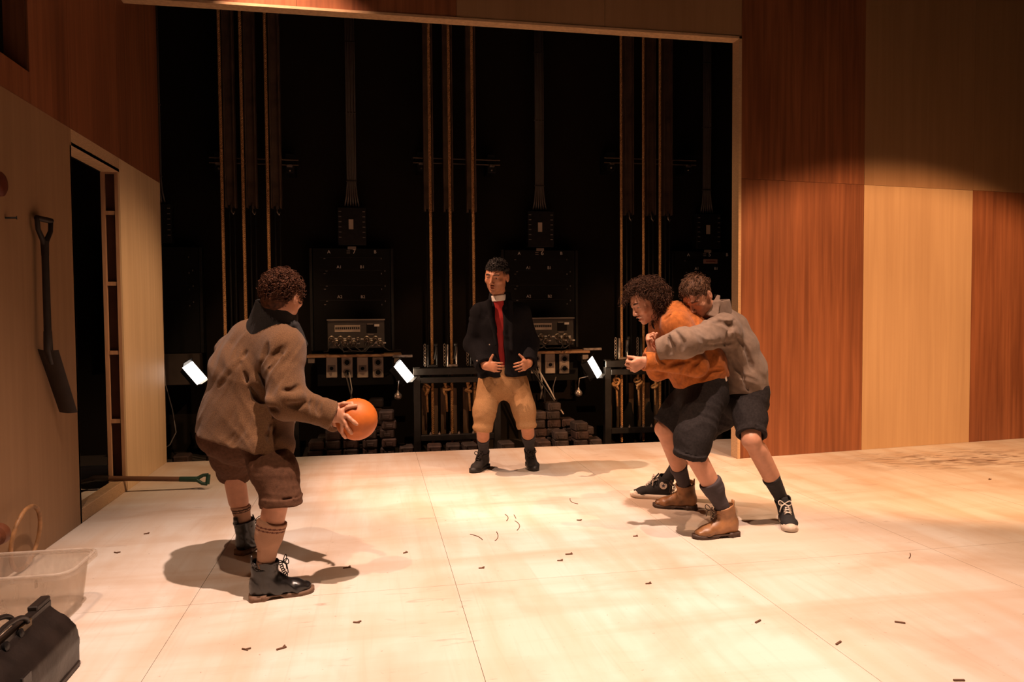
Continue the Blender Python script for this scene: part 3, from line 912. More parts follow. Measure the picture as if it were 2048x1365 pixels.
# ---------- garments made from distance fields
def garment(stations, lat, k=.05, hem_hollow=.02, thick=.012):
    """torso part: stations from hem to shoulder [(point, half width, half depth)]"""
    F = Field(); n = len(stations)
    for i in range(n-1):
        (a, wa, da), (b, wb, db) = stations[i], stations[i+1]
        F.u(ecap(a, b, lat, (wa, da), (wb, db), (1 if i == 0 else 0, 0)), k if i else .01)
    F.bound([s_[0] for s_ in stations], .36)
    a, b = stations[0][0], stations[1][0]; ax = nrm(np.asarray(b)-np.asarray(a))
    F.hem = (a, ax, lat, stations[0][1]-thick, stations[0][2]-thick)
    return F
def finish_hem(F, depth=.05):
    a, ax, lat, wl_, wd_ = F.hem
    F.i(half(a, -ax), .004)
    F.s(ecap(a-ax*.03, a+ax*depth*.6, lat, (wl_, wd_), (wl_*.93, wd_*.93), (0, 1)), .006)
def sleeve(F, s_, e, w_, rs, re, rw, cuff=.0, k=.05, hollow=True):
    s_, e, w_ = map(lambda q: np.asarray(q, float), (s_, e, w_))
    F.u(cap(s_, e, rs, re), k); d = nrm(w_-e); u_ = nrm(np.cross(d, [.3, .2, .9]))
    F.u(ecap(e, w_, u_, (re*1.02, re*1.02), (rw, rw), (0, 1)), .035)
    if cuff: F.u(ecap(w_-d*cuff, w_, u_, (rw+.008, rw+.008), (rw+.008, rw+.008), (1, 1)), .003)
    if hollow: F.s(ecap(w_-d*.03, w_+d*.03, u_, (rw-.010, rw-.010), (rw-.009, rw-.009), (1, 0)), .004)
    F.bound([s_, e, w_], .12)
def trousers(hip_c, lat, waist, hips, knees, hems, r_hip, r_knee, r_hem, cuff=.0, waist_r=(.175, .13), h_extra=None):
    F = Field()
    F.u(ecap(waist, hip_c, lat, waist_r, (waist_r[0]*1.05, waist_r[1]*1.08), (1, 0)), .02)
    for h_, k_, m_ in zip(hips, knees, hems):
        h_, k_, m_ = map(lambda q: np.asarray(q, float), (h_, k_, m_))
        F.u(cap(h_, h_+(k_-h_)*.8, r_hip, r_knee*1.06), .05)
        d = nrm(m_-k_); u_ = nrm(np.cross(d, [.9, .2, .3])); kk = h_+(k_-h_)*.75
        F.u(ecap(kk, m_, u_, (r_knee, r_knee), (r_hem, r_hem), (0, 1)), .04)
        if cuff: F.u(ecap(m_-d*cuff, m_, u_, (r_hem+.006, r_hem+.006), (r_hem+.007, r_hem+.007), (1, 1)), .005)
        F.s(ecap(m_-d*.022, m_+d*.03, u_, (r_hem-.009, r_hem-.009), (r_hem-.008, r_hem-.008), (1, 0)), .004)
        F.bound([h_, k_, m_], .14)
    F.bound([waist, hip_c], .24)
    return F
def addf(*fs): return lambda P: sum(f(P) for f in fs)

M_LEATHER_BLK = mat('black_leather', (0.010, 0.0085, 0.008), 0.32, var=0.3, scale=14, bump=0.25, bscale=45, spec=0.6)
M_SOLE_BRN = mat('stacked_sole', (0.16, 0.09, 0.055), 0.7, scale=40)
M_LACE_BLK = mat('black_lace', (0.012, 0.010, 0.010), 0.6)
M_LEATHER_BRN = mat('worn_brown_leather', (0.27, 0.125, 0.05), 0.42, var=0.45, scale=10, bump=0.3, bscale=40, spec=0.5)
M_LACE_BRN = mat('dark_brown_lace', (0.05, 0.022, 0.012), 0.6)
M_CANVAS = mat('black_canvas', (0.014, 0.013, 0.014), 0.8, bump=0.2, bscale=300)
M_RUBBER_W = mat('cream_rubber', (0.66, 0.56, 0.46), 0.5, var=.15)
M_LACE_W = mat('white_lace', (0.70, 0.62, 0.54), 0.8)
M_SUEDE = mat('black_suede', (0.020, 0.018, 0.018), 0.75, var=.3, bump=.15, bscale=120)
M_RUBBER_B = mat('black_rubber', (0.016, 0.014, 0.014), 0.55)

# =========================================================== person with the ball
def person_a():
    org = ground(520, 1165)
    H = Head(at(567, 592, 3.52), dirv(.38, .92, -.12), dirv(.16, .10, 1), 1.0)
    nb = at(549, 652, 3.55)
    sR, sL = at(566, 700, 3.45), at(474, 704, 3.74)
    eR, wR = at(573, 803, 3.34), at(668, 832, 3.42)
    eL, wL = at(565, 800, 3.98), at(672, 842, 3.72)
    hR, hL = at(512, 862, 3.57), at(446, 856, 3.76)
    fR = (ground(499, 1203), ground(620, 1184)); fL = (ground(476, 1112), ground(545, 1085))
    kR, aR = at(562, 968, 3.36), ankle(*fR)
    kL, aL = at(466, 925, 3.98), ankle(*fL)
    ballc = at(713, 839, 3.50); br = .100
    lat = nrm(sL-sR); backR = dirv(-.9, -.45, 0)
    B = Field(); head_prims(B, H)
    B.u(cap(H.P(0, -.025, -.055), nb, .055, .060), .03)
    B.u(ecap(at(482, 860, 3.66), at(505, 745, 3.6), lat, (.15, .11), (.16, .115)), .03)
    B.u(ecap(at(505, 745, 3.6), at(522, 690, 3.58), lat, (.16, .11), (.15, .09)), .03)
    arm_prims(B, sR, eR, wR); arm_prims(B, sL, eL, wL)
    leg_prims(B, hR, kR, aR, backR); leg_prims(B, hL, kL, aL, backR)
    B.u(ball(hR, .09), .05); B.u(ball(hL, .09), .05)
    # right hand spread on the near side of the ball: palm then finger chains laid on the sphere
    hd_ = nrm(ballc-wR)
    def on(px, py, g=.008):
        """point on the near face of the ball seen at this place"""
        d = ray(px, py); d = d/np.linalg.norm(d); oc = CAMP-ballc; R_ = br+g
        b = d@oc; dd = b*b-(oc@oc-R_*R_)
        t = -b-math.sqrt(max(dd, 0)); return CAMP+d*t
    pal = on(683, 832, .012); knk = [on(686, 820), on(694, 832), on(690, 846), on(684, 855)]
    B.u(ecap(wR-hd_*.01, pal, ZV, (.027, .020), (.036, .015)), .015)
    for kq, tip, r in ((knk[0], [(695, 815), (712, 812)], .0088), (knk[1], [(700, 838), (708, 845), (713, 849)], .0092), (knk[2], [(694, 855), (699, 862), (703, 867)], .009), (knk[3], [(683, 864), (687, 871), (691, 876)], .0082)):
        p = pal+(kq-pal)*.35
        for q in [kq]+[on(*t_) for t_ in tip]:
            B.u(cap(p, q, r*1.06, r), .006); p = q; B.bound(q, .02)
    th = [on(676, 812, .010), on(688, 808), on(704, 807)]
    p = wR+hd_*.02+ZV*.018
    for q, r in zip(th, (.013, .011, .009)):
        B.u(cap(p, q, r*1.1, r), .008); p = q
    # left hand behind the ball
    hand_prims(B, wL, nrm(ballc+FH*.12-wL), -FH, ZV, curl=(10, 20, 15), spread=.35)
    o = start_person(B, H, org, 'crouching person in a brown wool jacket and brown shorts holding the orange ball', skin('skin_a', (0.52, 0.25, 0.15)), .0041,
                     head_tint(H, (0.07, 0.025, 0.012)), None)
    # jacket
    M_J = mat('brown_wool', (0.128, 0.064, 0.028), 0.9, var=.22, scale=220, bump=.5, bscale=420, spec=.1, sheen=.12)
    J = garment([(at(484, 880, 3.61), .244, .205), (at(496, 828, 3.615), .232, .200), (at(506, 745, 3.61), .215, .182), (at(520, 694, 3.59), .165, .125)], lat)
    J.u(cap(sL, sR, .085, .085), .07)
    sleeve(J, sR, eR, at(664, 831, 3.418), .098, .076, .056, .10, .06); sleeve(J, sL, eL, wL, .085, .072, .05, .08, .06)
    J.u(cap(at(518, 835, 3.54), at(530, 900, 3.47), .115, .135), .06); J.u(cap(at(470, 840, 3.58), at(470, 900, 3.55), .13, .14), .06)
    finish_hem(J)
    J.u(cap(at(498, 676, 3.62), at(556, 682, 3.50), .088, .082), .05)
    # drawn folds: armhole seam, pull lines from under the arm, elbow bunching, back drape
    for pts, r in (([(533, 690), (527, 715), (523, 745), (524, 775), (533, 800)], .009), ([(596, 772), (585, 784), (566, 782)], .011), ([(610, 806), (596, 812), (575, 806)], .009),
                   ([(500, 766), (515, 790), (537, 812), (556, 822)], .012), ([(440, 772), (452, 752), (476, 730), (492, 705)], .007),
                   ([(516, 800), (500, 770), (488, 745)], .010), ([(625, 800), (622, 822)], .008), ([(640, 806), (638, 832)], .007), ([(560, 700), (548, 722), (540, 745)], .009), ([(573, 690), (560, 712)], .008),
                   ([(545, 845), (540, 870), (545, 885)], .010)):
        J.crease(pts, r)
    for pts, r in (([(510, 758), (528, 792), (548, 806)], .008), ([(604, 790), (588, 797), (570, 795)], .010), ([(446, 762), (462, 742), (482, 722)], .007)):
        J.ridge(pts, r)
    J.disp = addf(folds(dirv(.8, 0, .6), 14, 3.5, .013), folds(dirv(1, 0, -.5), 27, 6, .008, .3, 0, 5))
    field_obj('jacket', J, .0055, M_J, o, org)
    # dark stand collar turned out at the back, with a lapel end
    M_C = mat('charcoal_collar', (0.016, 0.014, 0.014), 0.85, bump=.3, bscale=200)
    C_ = Field(); cb, ct = at(541, 672, 3.56), at(555, 610, 3.54)
    C_.u(ecap(cb, ct, lat, (.128, .122), (.104, .100), (0, 1)), .01)
    C_.u(ecap(at(508, 650, 3.60), at(566, 662, 3.47), FH, (.05, .022), (.040, .018)), .03)
    C_.u(ecap(at(592, 650, 3.52), at(612, 690, 3.53), FH, (.030, .014), (.024, .010)), .02)
    C_.s(ell(at(612, 612, 3.50), (.075, .12, .085)), .02)
    C_.s(ecap(cb, ct+nrm(ct-cb)*.03, lat, (.095, .090), (.090, .086)), .008)
    C_.bound([cb, ct], .16); C_.disp = folds((0, 0, 1), 20, 6, .006)
    field_obj('collar', C_, .0045, M_C, o, org)
    W = Field(); W.u(ecap(at(554, 622, 3.54), at(559, 600, 3.535), lat, (.076, .075), (.072, .071), (1, 1)), .01)
    W.s(ecap(at(553, 630, 3.54), at(560, 595, 3.535), lat, (.070, .069), (.067, .066)), .003); W.bound([at(556, 610, 3.54)], .11)
    field_obj('shirt_collar', W, .004, mat('cream_cotton', (0.72, 0.62, 0.52), .8), o, org)
    # shorts
    M_S = mat('brown_linen', (0.090, 0.044, 0.026), 0.9, var=.15, scale=60, bump=.35, bscale=300, spec=.1)
    S = trousers(at(480, 868, 3.66), lat, at(484, 835, 3.66), [hR, hL], [kR, kL], [at(562, 1006, 3.362), at(470, 944, 4.03)], .098, .094, .088, .028, (.165, .135))
    S.u(cap(at(440, 868, 3.66), at(474, 884, 3.62), .104, .104), .06)
    S.disp = addf(folds(dirv(-.5, 0, 1), 16, 4, .011), folds((0, 0, 1), 34, 8, .004, .3, 0, 9))
    field_obj('shorts', S, .0055, M_S, o, org)
    # hair
    M_H = mat('auburn_hair', (0.070, 0.025, 0.011), 0.7, var=.4, scale=60, spec=.2)
    Hf = Field(); Hf.u(ell(H.P(0, -.020, .032), np.array((.083, .101, .091)), H.A), .01); Hf.u(ell(H.P(0, -.07, -.03), np.array((.058, .045, .055)), H.A), .03)
    Hf.s(ell(H.P(0, .11, -.05), np.array((.10, .095, .10)), H.A), .02); Hf.s(half(H.P(0, -.05, -.078), H.u*.9+H.f*-.4) if False else half(H.P(0, -.05, -.078), H.u), .01)
    for q in (-1, 1): Hf.s(ell(H.P(q*.085, .012, -.045), np.array((.03, .045, .05)), H.A), .01)
    Hf.bound(H.c, .15); Hf.disp = lambda P: .0035*vnoise(P*70)
    va = Hf.mesh(.0045)
    vb = curls(H, 1300, lambda l: not (abs(l[0]) > .058 and l[2] < .025 and -.045 < l[1] < .04) and (l[2] > -.008 and l[1] < .062) or (l[1] < -.045 and l[2] > -.075), .027, .009, .0029, .55, .15, 11, (.082, .100, .091), turns=1.3, m_=11)
    V, Q = merge(va, vb); mesh_np('hair', V, Q, M_H, o, org)
    # legs: socks and boots
    st = ((.020, .003, (.10, .025, .015)), (.034, .003, (.10, .025, .015)), (.185, .003, (.12, .05, .03)))
    M_K = mat('tan_sock', (0.36, 0.20, 0.125), .9, bump=.3, bscale=350, attr='tint')
    sock(o, org, kR, aR, backR, .40, (.060, .032), M_K, st)
    sock(o, org, kL, aL, backR, .60, (.050, .032), M_K, ((.014, .004, (.04, .015, .01)), (.026, .003, (.05, .02, .012))))
    bm_ = dict(upper=M_LEATHER_BLK, sole=M_SOLE_BRN, lace=M_LACE_BLK)
    shoe(o, org, *fR, kR, 'boot', bm_, label='black leather lace-up ankle boot', h=.0040)
    shoe(o, org, *fL, kL, 'boot', bm_, label='black leather lace-up ankle boot', h=.0042)
    # the ball
    F = MB(); n, m_ = 28, 40; V = []
    for i in range(n+1):
        for j in range(m_):
            a_, b_ = math.pi*i/n, 2*math.pi*j/m_
            v = np.array([math.sin(a_)*math.cos(b_), math.sin(a_)*math.sin(b_), math.cos(a_)])
            seam = min(min(abs(v[0]), abs(v[2]*.8+v[1]*.6)), abs(abs(v[1]*.8-v[2]*.6)-.55))
            V.append(ballc+v*(br-.0022*math.exp(-(seam/.02)**2)))
    F.add(V, [(i*m_+j, (i+1)*m_+j, (i+1)*m_+(j+1) % m_, i*m_+(j+1) % m_) for i in range(n) for j in range(m_)])
    bo = F.build('ball', mat('orange_leather', (0.50, 0.125, 0.016), .55, var=.2, scale=9, bump=.15, bscale=90), None, True, origin=ballc)
    tag(bo, 'round orange leather ball held in the crouching person\'s hands', 'ball')
person_a()
# =========================================================== standing person in the dark jacket
def person_b():
    org = ground(1010, 946); D = 5.93
    H = Head(at(993, 554, 5.80), dirv(-.33, -.93, -.14), dirv(.05, -.1, 1), 1.10)
    nb = at(1000, 600, 5.89)
    sR, sL = at(960, 625, 5.90), at(1043, 625, 5.93)       # his right is on the left of the picture
    eR, wR = at(945, 690, 5.95), at(972, 733, 5.72)
    eL, wL = at(1062, 690, 5.97), at(1057, 728, 5.74)
    hR, hL = at(982, 768, 5.92), at(1031, 768, 5.94)
    fR = (ground(974, 934), ground(938, 950)); fL = (ground(1058, 930), ground(1077, 953))
    kR, aR = at(965, 838, 5.84), ankle(*fR)
    kL, aL = at(1053, 836, 5.85), ankle(*fL)
    lat = nrm(sL-sR); bk = FH
    B = Field(); head_prims(B, H, mouth_open=.003)
    B.u(cap(H.P(0, -.022, -.06), nb, .052, .058), .03)
    B.u(ecap(at(1006, 765, D), at(1002, 690, D), lat, (.14, .095), (.145, .10)), .03); B.u(ecap(at(1002, 690, D), at(1001, 640, 5.91), lat, (.145, .10), (.14, .085)), .03)
    arm_prims(B, sR, eR, wR, (.048, .040, .028)); arm_prims(B, sL, eL, wL, (.048, .040, .028))
    leg_prims(B, hR, kR, aR, bk); leg_prims(B, hL, kL, aL, bk)
    # hands held out, thumbs up, fingers towards each other
    hand_prims(B, wR, dirv(.80, -.45, -.05), dirv(.35, .9, -.1), dirv(.25, -.1, 1), (32, 40, 25), .04, (.25, .95, -.1), 1.02, .25)
    hand_prims(B, wL, dirv(-.45, -.75, -.12), dirv(-.8, .5, -.3), dirv(-.35, -.1, 1), (34, 40, 25), .06, (.15, .95, .30), 1.02, .25)
    fade = lambda L: .75*np.clip((np.sqrt((L[:, 0]/.075)**2+((L[:, 1]+.02)/.094)**2+((L[:, 2]-.03)/.085)**2) > .9)*1.0, 0, 1)*np.clip((L[:, 2]-.0-.45*np.maximum(L[:, 1]-.03, 0))/.03, 0, 1)*(L[:, 1] < .045+.0*L[:, 2])*(np.abs(L[:, 0]) < .078)
    o = start_person(B, H, org, 'standing person in a dark jacket over a red shirt with tan knee breeches', skin('skin_b', (0.42, 0.19, 0.105)), .0044,
                     head_tint(H, (0.012, 0.007, 0.006), (0.34, 0.11, 0.08), .25, fade), None)
    eyes(H, o, org, (.05, 1, -.25))
    # red shirt, throat band
    S = Field(); S.u(ecap(at(1006, 760, D), at(1001, 640, D-.01), lat, (.150, .112), (.150, .105)), .02); S.u(cap(at(1000, 632, 5.90), at(998, 604, 5.88), .075, .066), .03)
    S.s(cap(nb, H.P(0, -.02, -.04), .062, .062), .006); S.bound([at(1005, 770, D), at(1000, 610, 5.9)], .2); S.disp = folds((1, 0, .3), 20, 5, .004)
    field_obj('shirt', S, .005, mat('red_cotton', (0.34, 0.016, 0.014), .75, bump=.2, bscale=200), o, org)
    W = Field(); a_, b_ = at(999, 602, 5.87), at(997.5, 590, 5.865)
    W.u(ecap(a_, b_, lat, (.066, .066), (.063, .063), (1, 1)), .01); W.s(ecap(a_-ZV*.02, b_+ZV*.02, lat, (.058, .058), (.056, .056)), .003); W.bound([a_, b_], .09)
    field_obj('neck_band', W, .004, mat('white_knit', (0.72, 0.66, 0.6), .8, bump=.3, bscale=300), o, org)
    # jacket, hanging open
    M_J = mat('navy_wool', (0.0065, 0.0062, 0.0078), .92, var=.25, scale=150, bump=.4, bscale=350, spec=.12)
    J = garment([(at(1006, 753, D), .200, .140), (at(1004, 705, D), .192, .142), (at(1001, 648, D-.01), .182, .130), (at(1000, 612, D-.02), .105, .088)], lat)
    J.u(cap(sR, sL, .060, .060), .06)
    sleeve(J, sR, eR, at(968, 731, 5.745), .068, .066, .056, .05, .05); sleeve(J, sL, eL, at(1058, 727, 5.765), .068, .066, .056, .05, .05)
    finish_hem(J)
    fr = -FH
    top, bot = at(997, 603, 5.74), at(1009, 770, 5.76)
    J.s(ecap(top, bot, lat, (.040, .13), (.014, .10)), .012)
    J.s(cap(nb-ZV*.03, nb+ZV*.1, .066, .075), .01)
    # fold-over lapels and collar
    J.u(ecap(at(978, 602, 5.80), at(992, 690, 5.765), lat, (.022, .014), (.012, .010)), .012); J.u(ecap(at(1020, 604, 5.83), at(1024, 700, 5.775), lat, (.024, .014), (.012, .010)), .012)
    J.disp = addf(folds(dirv(.6, 0, .8), 14, 4, .016), folds((1, 0, 0), 28, 6, .004, .3, 0, 4))
    field_obj('jacket', J, .0055, M_J, o, org)
    C_ = Field(); a_, b_ = at(1000, 615, 5.90), at(1000, 586, 5.91)
    C_.u(ecap(a_, b_, lat, (.105, .096), (.086, .084), (0, 1)), .01); C_.s(ecap(a_, b_+ZV*.03, lat, (.076, .074), (.074, .072)), .006)
    C_.s(ell(at(996, 610, 5.78), (.055, .10, .16)), .015); C_.bound([a_, b_], .13)
    field_obj('collar', C_, .0045, M_J, o, org)
    # buttons on the cuff and front
    for q in ((954, 722, 5.66), (979, 690, 5.755)):
        b = MB(); b.lathe(at(*q), -FH, [(-.01, .006), (.003, .006), (.004, .003)], 10); bo = b.build('button', mat('pewter', (.35, .3, .26), .35, .8), None, True, origin=org); bo.location = (0, 0, 0); bo.parent = o
    # breeches
    M_B = mat('tan_wool', (0.33, 0.19, 0.090), .9, var=.14, scale=200, bump=.4, bscale=300, spec=.1)
    T = trousers(at(1006, 766, D), lat, at(1006, 735, D), [hR, hL], [kR, kL], [at(965, 861, 5.86), at(1053, 857, 5.86)], .104, .084, .070, .0, (.165, .125))
    for m_, q in (((965, 855, 5.86), 0), ((1053, 851, 5.86), 0)):
        T.u(ell(at(*m_), (.078, .078, .026)), .025); 
    T.disp = addf(folds(dirv(1, 0, .25), 15, 3, .009), folds((0, 0, 1), 30, 7, .003, .3, 0, 4))
    field_obj('breeches', T, .0055, M_B, o, org)
    # hair: tight black curls on top, close sides
    M_H = mat('black_hair', (0.010, 0.007, 0.006), .55, var=.3, scale=60)
    Hf = Field(); Hf.u(ell(H.P(0, -.014, .050), 1.10*np.array((.076, .096, .078)), H.A), .01); Hf.u(ell(H.P(0, -.022, .028), 1.10*np.array((.0775, .096, .087)), H.A), .01)
    Hf.s(half(H.P(0, .06, .046), H.u*.9-H.f*.75) if False else half(H.P(0, .035, .045), H.u*.62-H.f*.8), .015); Hf.s(half(H.P(0, -.03, -.045), H.u), .01)
    for q in (-1, 1): Hf.s(ell(H.P(q*.085, -.002, -.022), 1.10*np.array((.03, .036, .040)), H.A), .008)
    Hf.bound(H.c, .18); Hf.disp = lambda P: .0025*vnoise(P*80)
    va = Hf.mesh(.0045)
    vb = curls(H, 620, lambda l: l[2] > .050-.25*max(0, -l[1]) and l[1] < .086 and l[2] > .04, .020, .008, .0034, .55, .05, 5, (.074, .094, .078), (0, -.012, .048), turns=1.3, m_=10)
    V, Q = merge(va, vb); mesh_np('hair', V, Q, M_H, o, org)
    M_K = mat('charcoal_sock', (0.028, 0.026, 0.030), .9, bump=.3, bscale=350, attr='tint')
    sock(o, org, kR, aR, bk, .50, (.052, .033), M_K, None, .0045); sock(o, org, kL, aL, bk, .46, (.052, .033), M_K, None, .0045)
    sm = dict(upper=M_SUEDE, sole=M_RUBBER_B, cap=M_RUBBER_B, lace=M_LACE_BLK)
    shoe(o, org, *fR, kR, 'sneaker', sm, name='shoe', label='black high-top shoe', h=.0048)
    shoe(o, org, *fL, kL, 'sneaker', sm, name='shoe', label='black high-top shoe', h=.0048)
person_b()

# =========================================================== person with long curls, held from behind
def person_c():
    org = ground(1395, 1050)
    H = Head(at(1293, 604, 4.42), dirv(-.80, -.30, -.40), dirv(-.42, -.05, .9), 1.0)
    nb = at(1335, 634, 4.46)
    sL, sR = at(1352, 655, 4.30), at(1326, 655, 4.64)      # his left is nearest
    eL, wL = at(1392, 730, 4.23), at(1292, 724, 4.17)
    eR, wR = at(1316, 738, 4.56), at(1303, 700, 4.36)
    hL, hR = at(1412, 785, 4.38), at(1395, 785, 4.62)
    fL = (ground(1476, 1071), ground(1388, 1078)); fR = (ground(1394, 1020), ground(1309, 1014))
    kL, aL = at(1382, 900, 4.17), ankle(*fL)
    kR, aR = at(1328, 858, 4.60), ankle(*fR)
    lat = nrm(sL-sR); bk = dirv(1, 0, .2)
    B = Field(); head_prims(B, H, smile=True, mouth_open=.012)
    B.u(cap(H.P(0, -.02, -.06), nb, .053, .06), .03)
    B.u(ecap(at(1402, 775, 4.48), at(1382, 705, 4.47), lat, (.14, .10), (.15, .105)), .03); B.u(ecap(at(1382, 705, 4.47), at(1350, 655, 4.47), lat, (.15, .105), (.14, .085)), .03)
    arm_prims(B, sL, eL, wL); arm_prims(B, sR, eR, wR)
    leg_prims(B, hL, kL, aL, bk); leg_prims(B, hR, kR, aR, bk)
    fist = (78, 88, 55)
    hand_prims(B, wL, dirv(-.92, -.1, -.35), dirv(.1, .8, -.55), dirv(-.2, -.4, .8), (55, 70, 45), .05, (.7, .35, .6), 1.0, .5)
    hand_prims(B, wR, dirv(-.30, -.25, .9), dirv(.75, -.55, .2), dirv(.3, .85, .2), fist, .02, (.65, .1, .6), 1.0, .7)
    o = start_person(B, H, org, 'laughing person with long dark curls and an orange sweater, hugged from behind', skin('skin_c', (0.52, 0.25, 0.155)), .0041,
                     head_tint(H, (0.03, 0.015, 0.01), (0.45, 0.13, 0.10)), None)
    eyes(H, o, org, (0, .9, -.4))
    tm = MB(); tm.box((0, 0, 0), (.019, .006, .0045), None, .002)
    V = np.vstack(tm.v); V = np.array([H.P(v[0], .0865+v[1]-.3*v[0]**2/.02, -.0645+v[2]) for v in V]); t2 = MB(); t2.v = [V]; t2.f = tm.f; t2.n = len(V)
    to = t2.build('teeth', mat('teeth', (.75, .68, .58), .3), None, False, origin=org); to.location = (0, 0, 0); to.parent = o
    # sweater
    M_W = mat('rust_knit', (0.39, 0.115, 0.022), .88, var=.2, scale=40, bump=.45, bscale=380, spec=.1, sheen=.1)
    J = garment([(at(1402, 764, 4.475), .185, .158), (at(1394, 732, 4.47), .195, .168), (at(1374, 690, 4.465), .200, .160), (at(1350, 645, 4.46), .150, .110)], lat)
    J.u(cap(sL, sR, .082, .082), .06)
    J.u(cap(at(1352, 628, 4.44), at(1378, 640, 4.44), .075, .08), .05)
    sleeve(J, sL, eL, at(1288, 723, 4.175), .080, .064, .046, .05, .04); sleeve(J, sR, eR, at(1304, 703, 4.375), .078, .062, .044, .04, .04)
    finish_hem(J)
    for q in ([(1400, 760), (1420, 745), (1446, 740)], [(1370, 750), (1385, 730), (1400, 722)], [(1358, 765), (1366, 742), (1372, 730)], [(1330, 640), (1345, 630), (1370, 632)], [(1332, 735), (1356, 724), (1380, 722)], [(1312, 716), (1330, 728)]): J.crease(q, .009)
    J.disp = addf(folds(dirv(.7, 0, .8), 13, 3.5, .012), folds(dirv(1, 0, -.6), 30, 7, .004, .3, 0, 4))
    field_obj('sweater', J, .0055, M_W, o, org)
    C_ = Field(); a_, b_ = nb+np.array([0, 0, -.02]), H.P(0, -.020, -.118)
    C_.u(ecap(a_, b_, lat, (.086, .084), (.072, .072), (0, 1)), .01); C_.s(ecap(a_, b_+nrm(b_-a_)*.04, lat, (.062, .06), (.060, .060)), .004); C_.bound([a_, b_], .11)
    field_obj('collar', C_, .0045, mat('black_jersey', (.014, .012, .012), .85), o, org)
    # pale shirt tail showing under the sweater hem
    W = Field(); W.u(ecap(at(1441, 741, 4.345), at(1452, 762, 4.345), dirv(1, 0, -.5), (.026, .007), (.010, .006), (0, 0)), .01); W.bound([at(1447, 750, 4.36)], .09)
    field_obj('shirt_tail', W, .0045, mat('cream_cotton', (0.72, 0.62, 0.52), .8), o, org)
    M_S = mat('black_twill', (0.020, 0.017, 0.017), .9, var=.2, scale=80, bump=.3, bscale=300, spec=.12)
    S = trousers(at(1404, 790, 4.48), lat, at(1402, 757, 4.475), [hL, hR], [kL, hR+(kR-hR)*.7], [at(1379, 914, 4.18), hR+(kR-hR)*.97], .120, .098, .084, .03, (.170, .145))
    S.disp = addf(folds(dirv(.5, 0, 1), 15, 4, .010), folds((1, 0, 0), 30, 7, .0035, .3, 0, 4))
    field_obj('shorts', S, .0055, M_S, o, org)
    # long loose curls
    M_H = mat('dark_brown_hair', (0.062, 0.027, 0.014), .75, var=.45, scale=50, spec=.2)
    Hf = Field(); Hf.u(ell(H.P(0, -.030, .036), np.array((.090, .105, .092)), H.A), .01); Hf.u(ell(H.P(0, -.085, -.03), np.array((.080, .060, .075)), H.A), .03)
    Hf.s(ell(H.P(0, .118, -.045), np.array((.094, .103, .13)), H.A), .02); Hf.s(ell(H.P(0, .05, -.13), np.array((.12, .12, .07)), H.A), .02)
    Hf.bound(H.c, .19); Hf.disp = lambda P: .006*vnoise(P*55)
    va = Hf.mesh(.005)
    vb = curls(H, 2400, lambda l: (l[2] > .055 or l[1] < -.002) and l[2] > -.075 and not (l[1] > .03 and l[2] < .098), .062, .0125, .0023, .72, .38, 21, (.084, .100, .092), turns=1.7, m_=12)
    vc = curls(H, 60, lambda l: l[2] > .075 and l[1] > .03 and l[0] > -.02, .075, .013, .0023, .75, .55, 23, (.080, .098, .092), turns=1.8, m_=16)
    V, Q = merge(va, vb, vc); mesh_np('hair', V, Q, M_H, o, org)
    M_K = mat('grey_sock', (0.052, 0.040, 0.044), .9, bump=.3, bscale=350, attr='tint')
    sock(o, org, kL, aL, bk, .46, (.058, .033), M_K); sock(o, org, kR, aR, bk, .58, (.054, .033), M_K)
    bm_ = dict(upper=M_LEATHER_BRN, sole=mat('dark_sole', (0.05, 0.026, 0.016), .6), lace=M_LACE_BRN)
    shoe(o, org, *fL, kL, 'boot', bm_, label='worn brown leather ankle boot')
    shoe(o, org, *fR, kR, 'boot', bm_, label='worn brown leather ankle boot')
person_c()

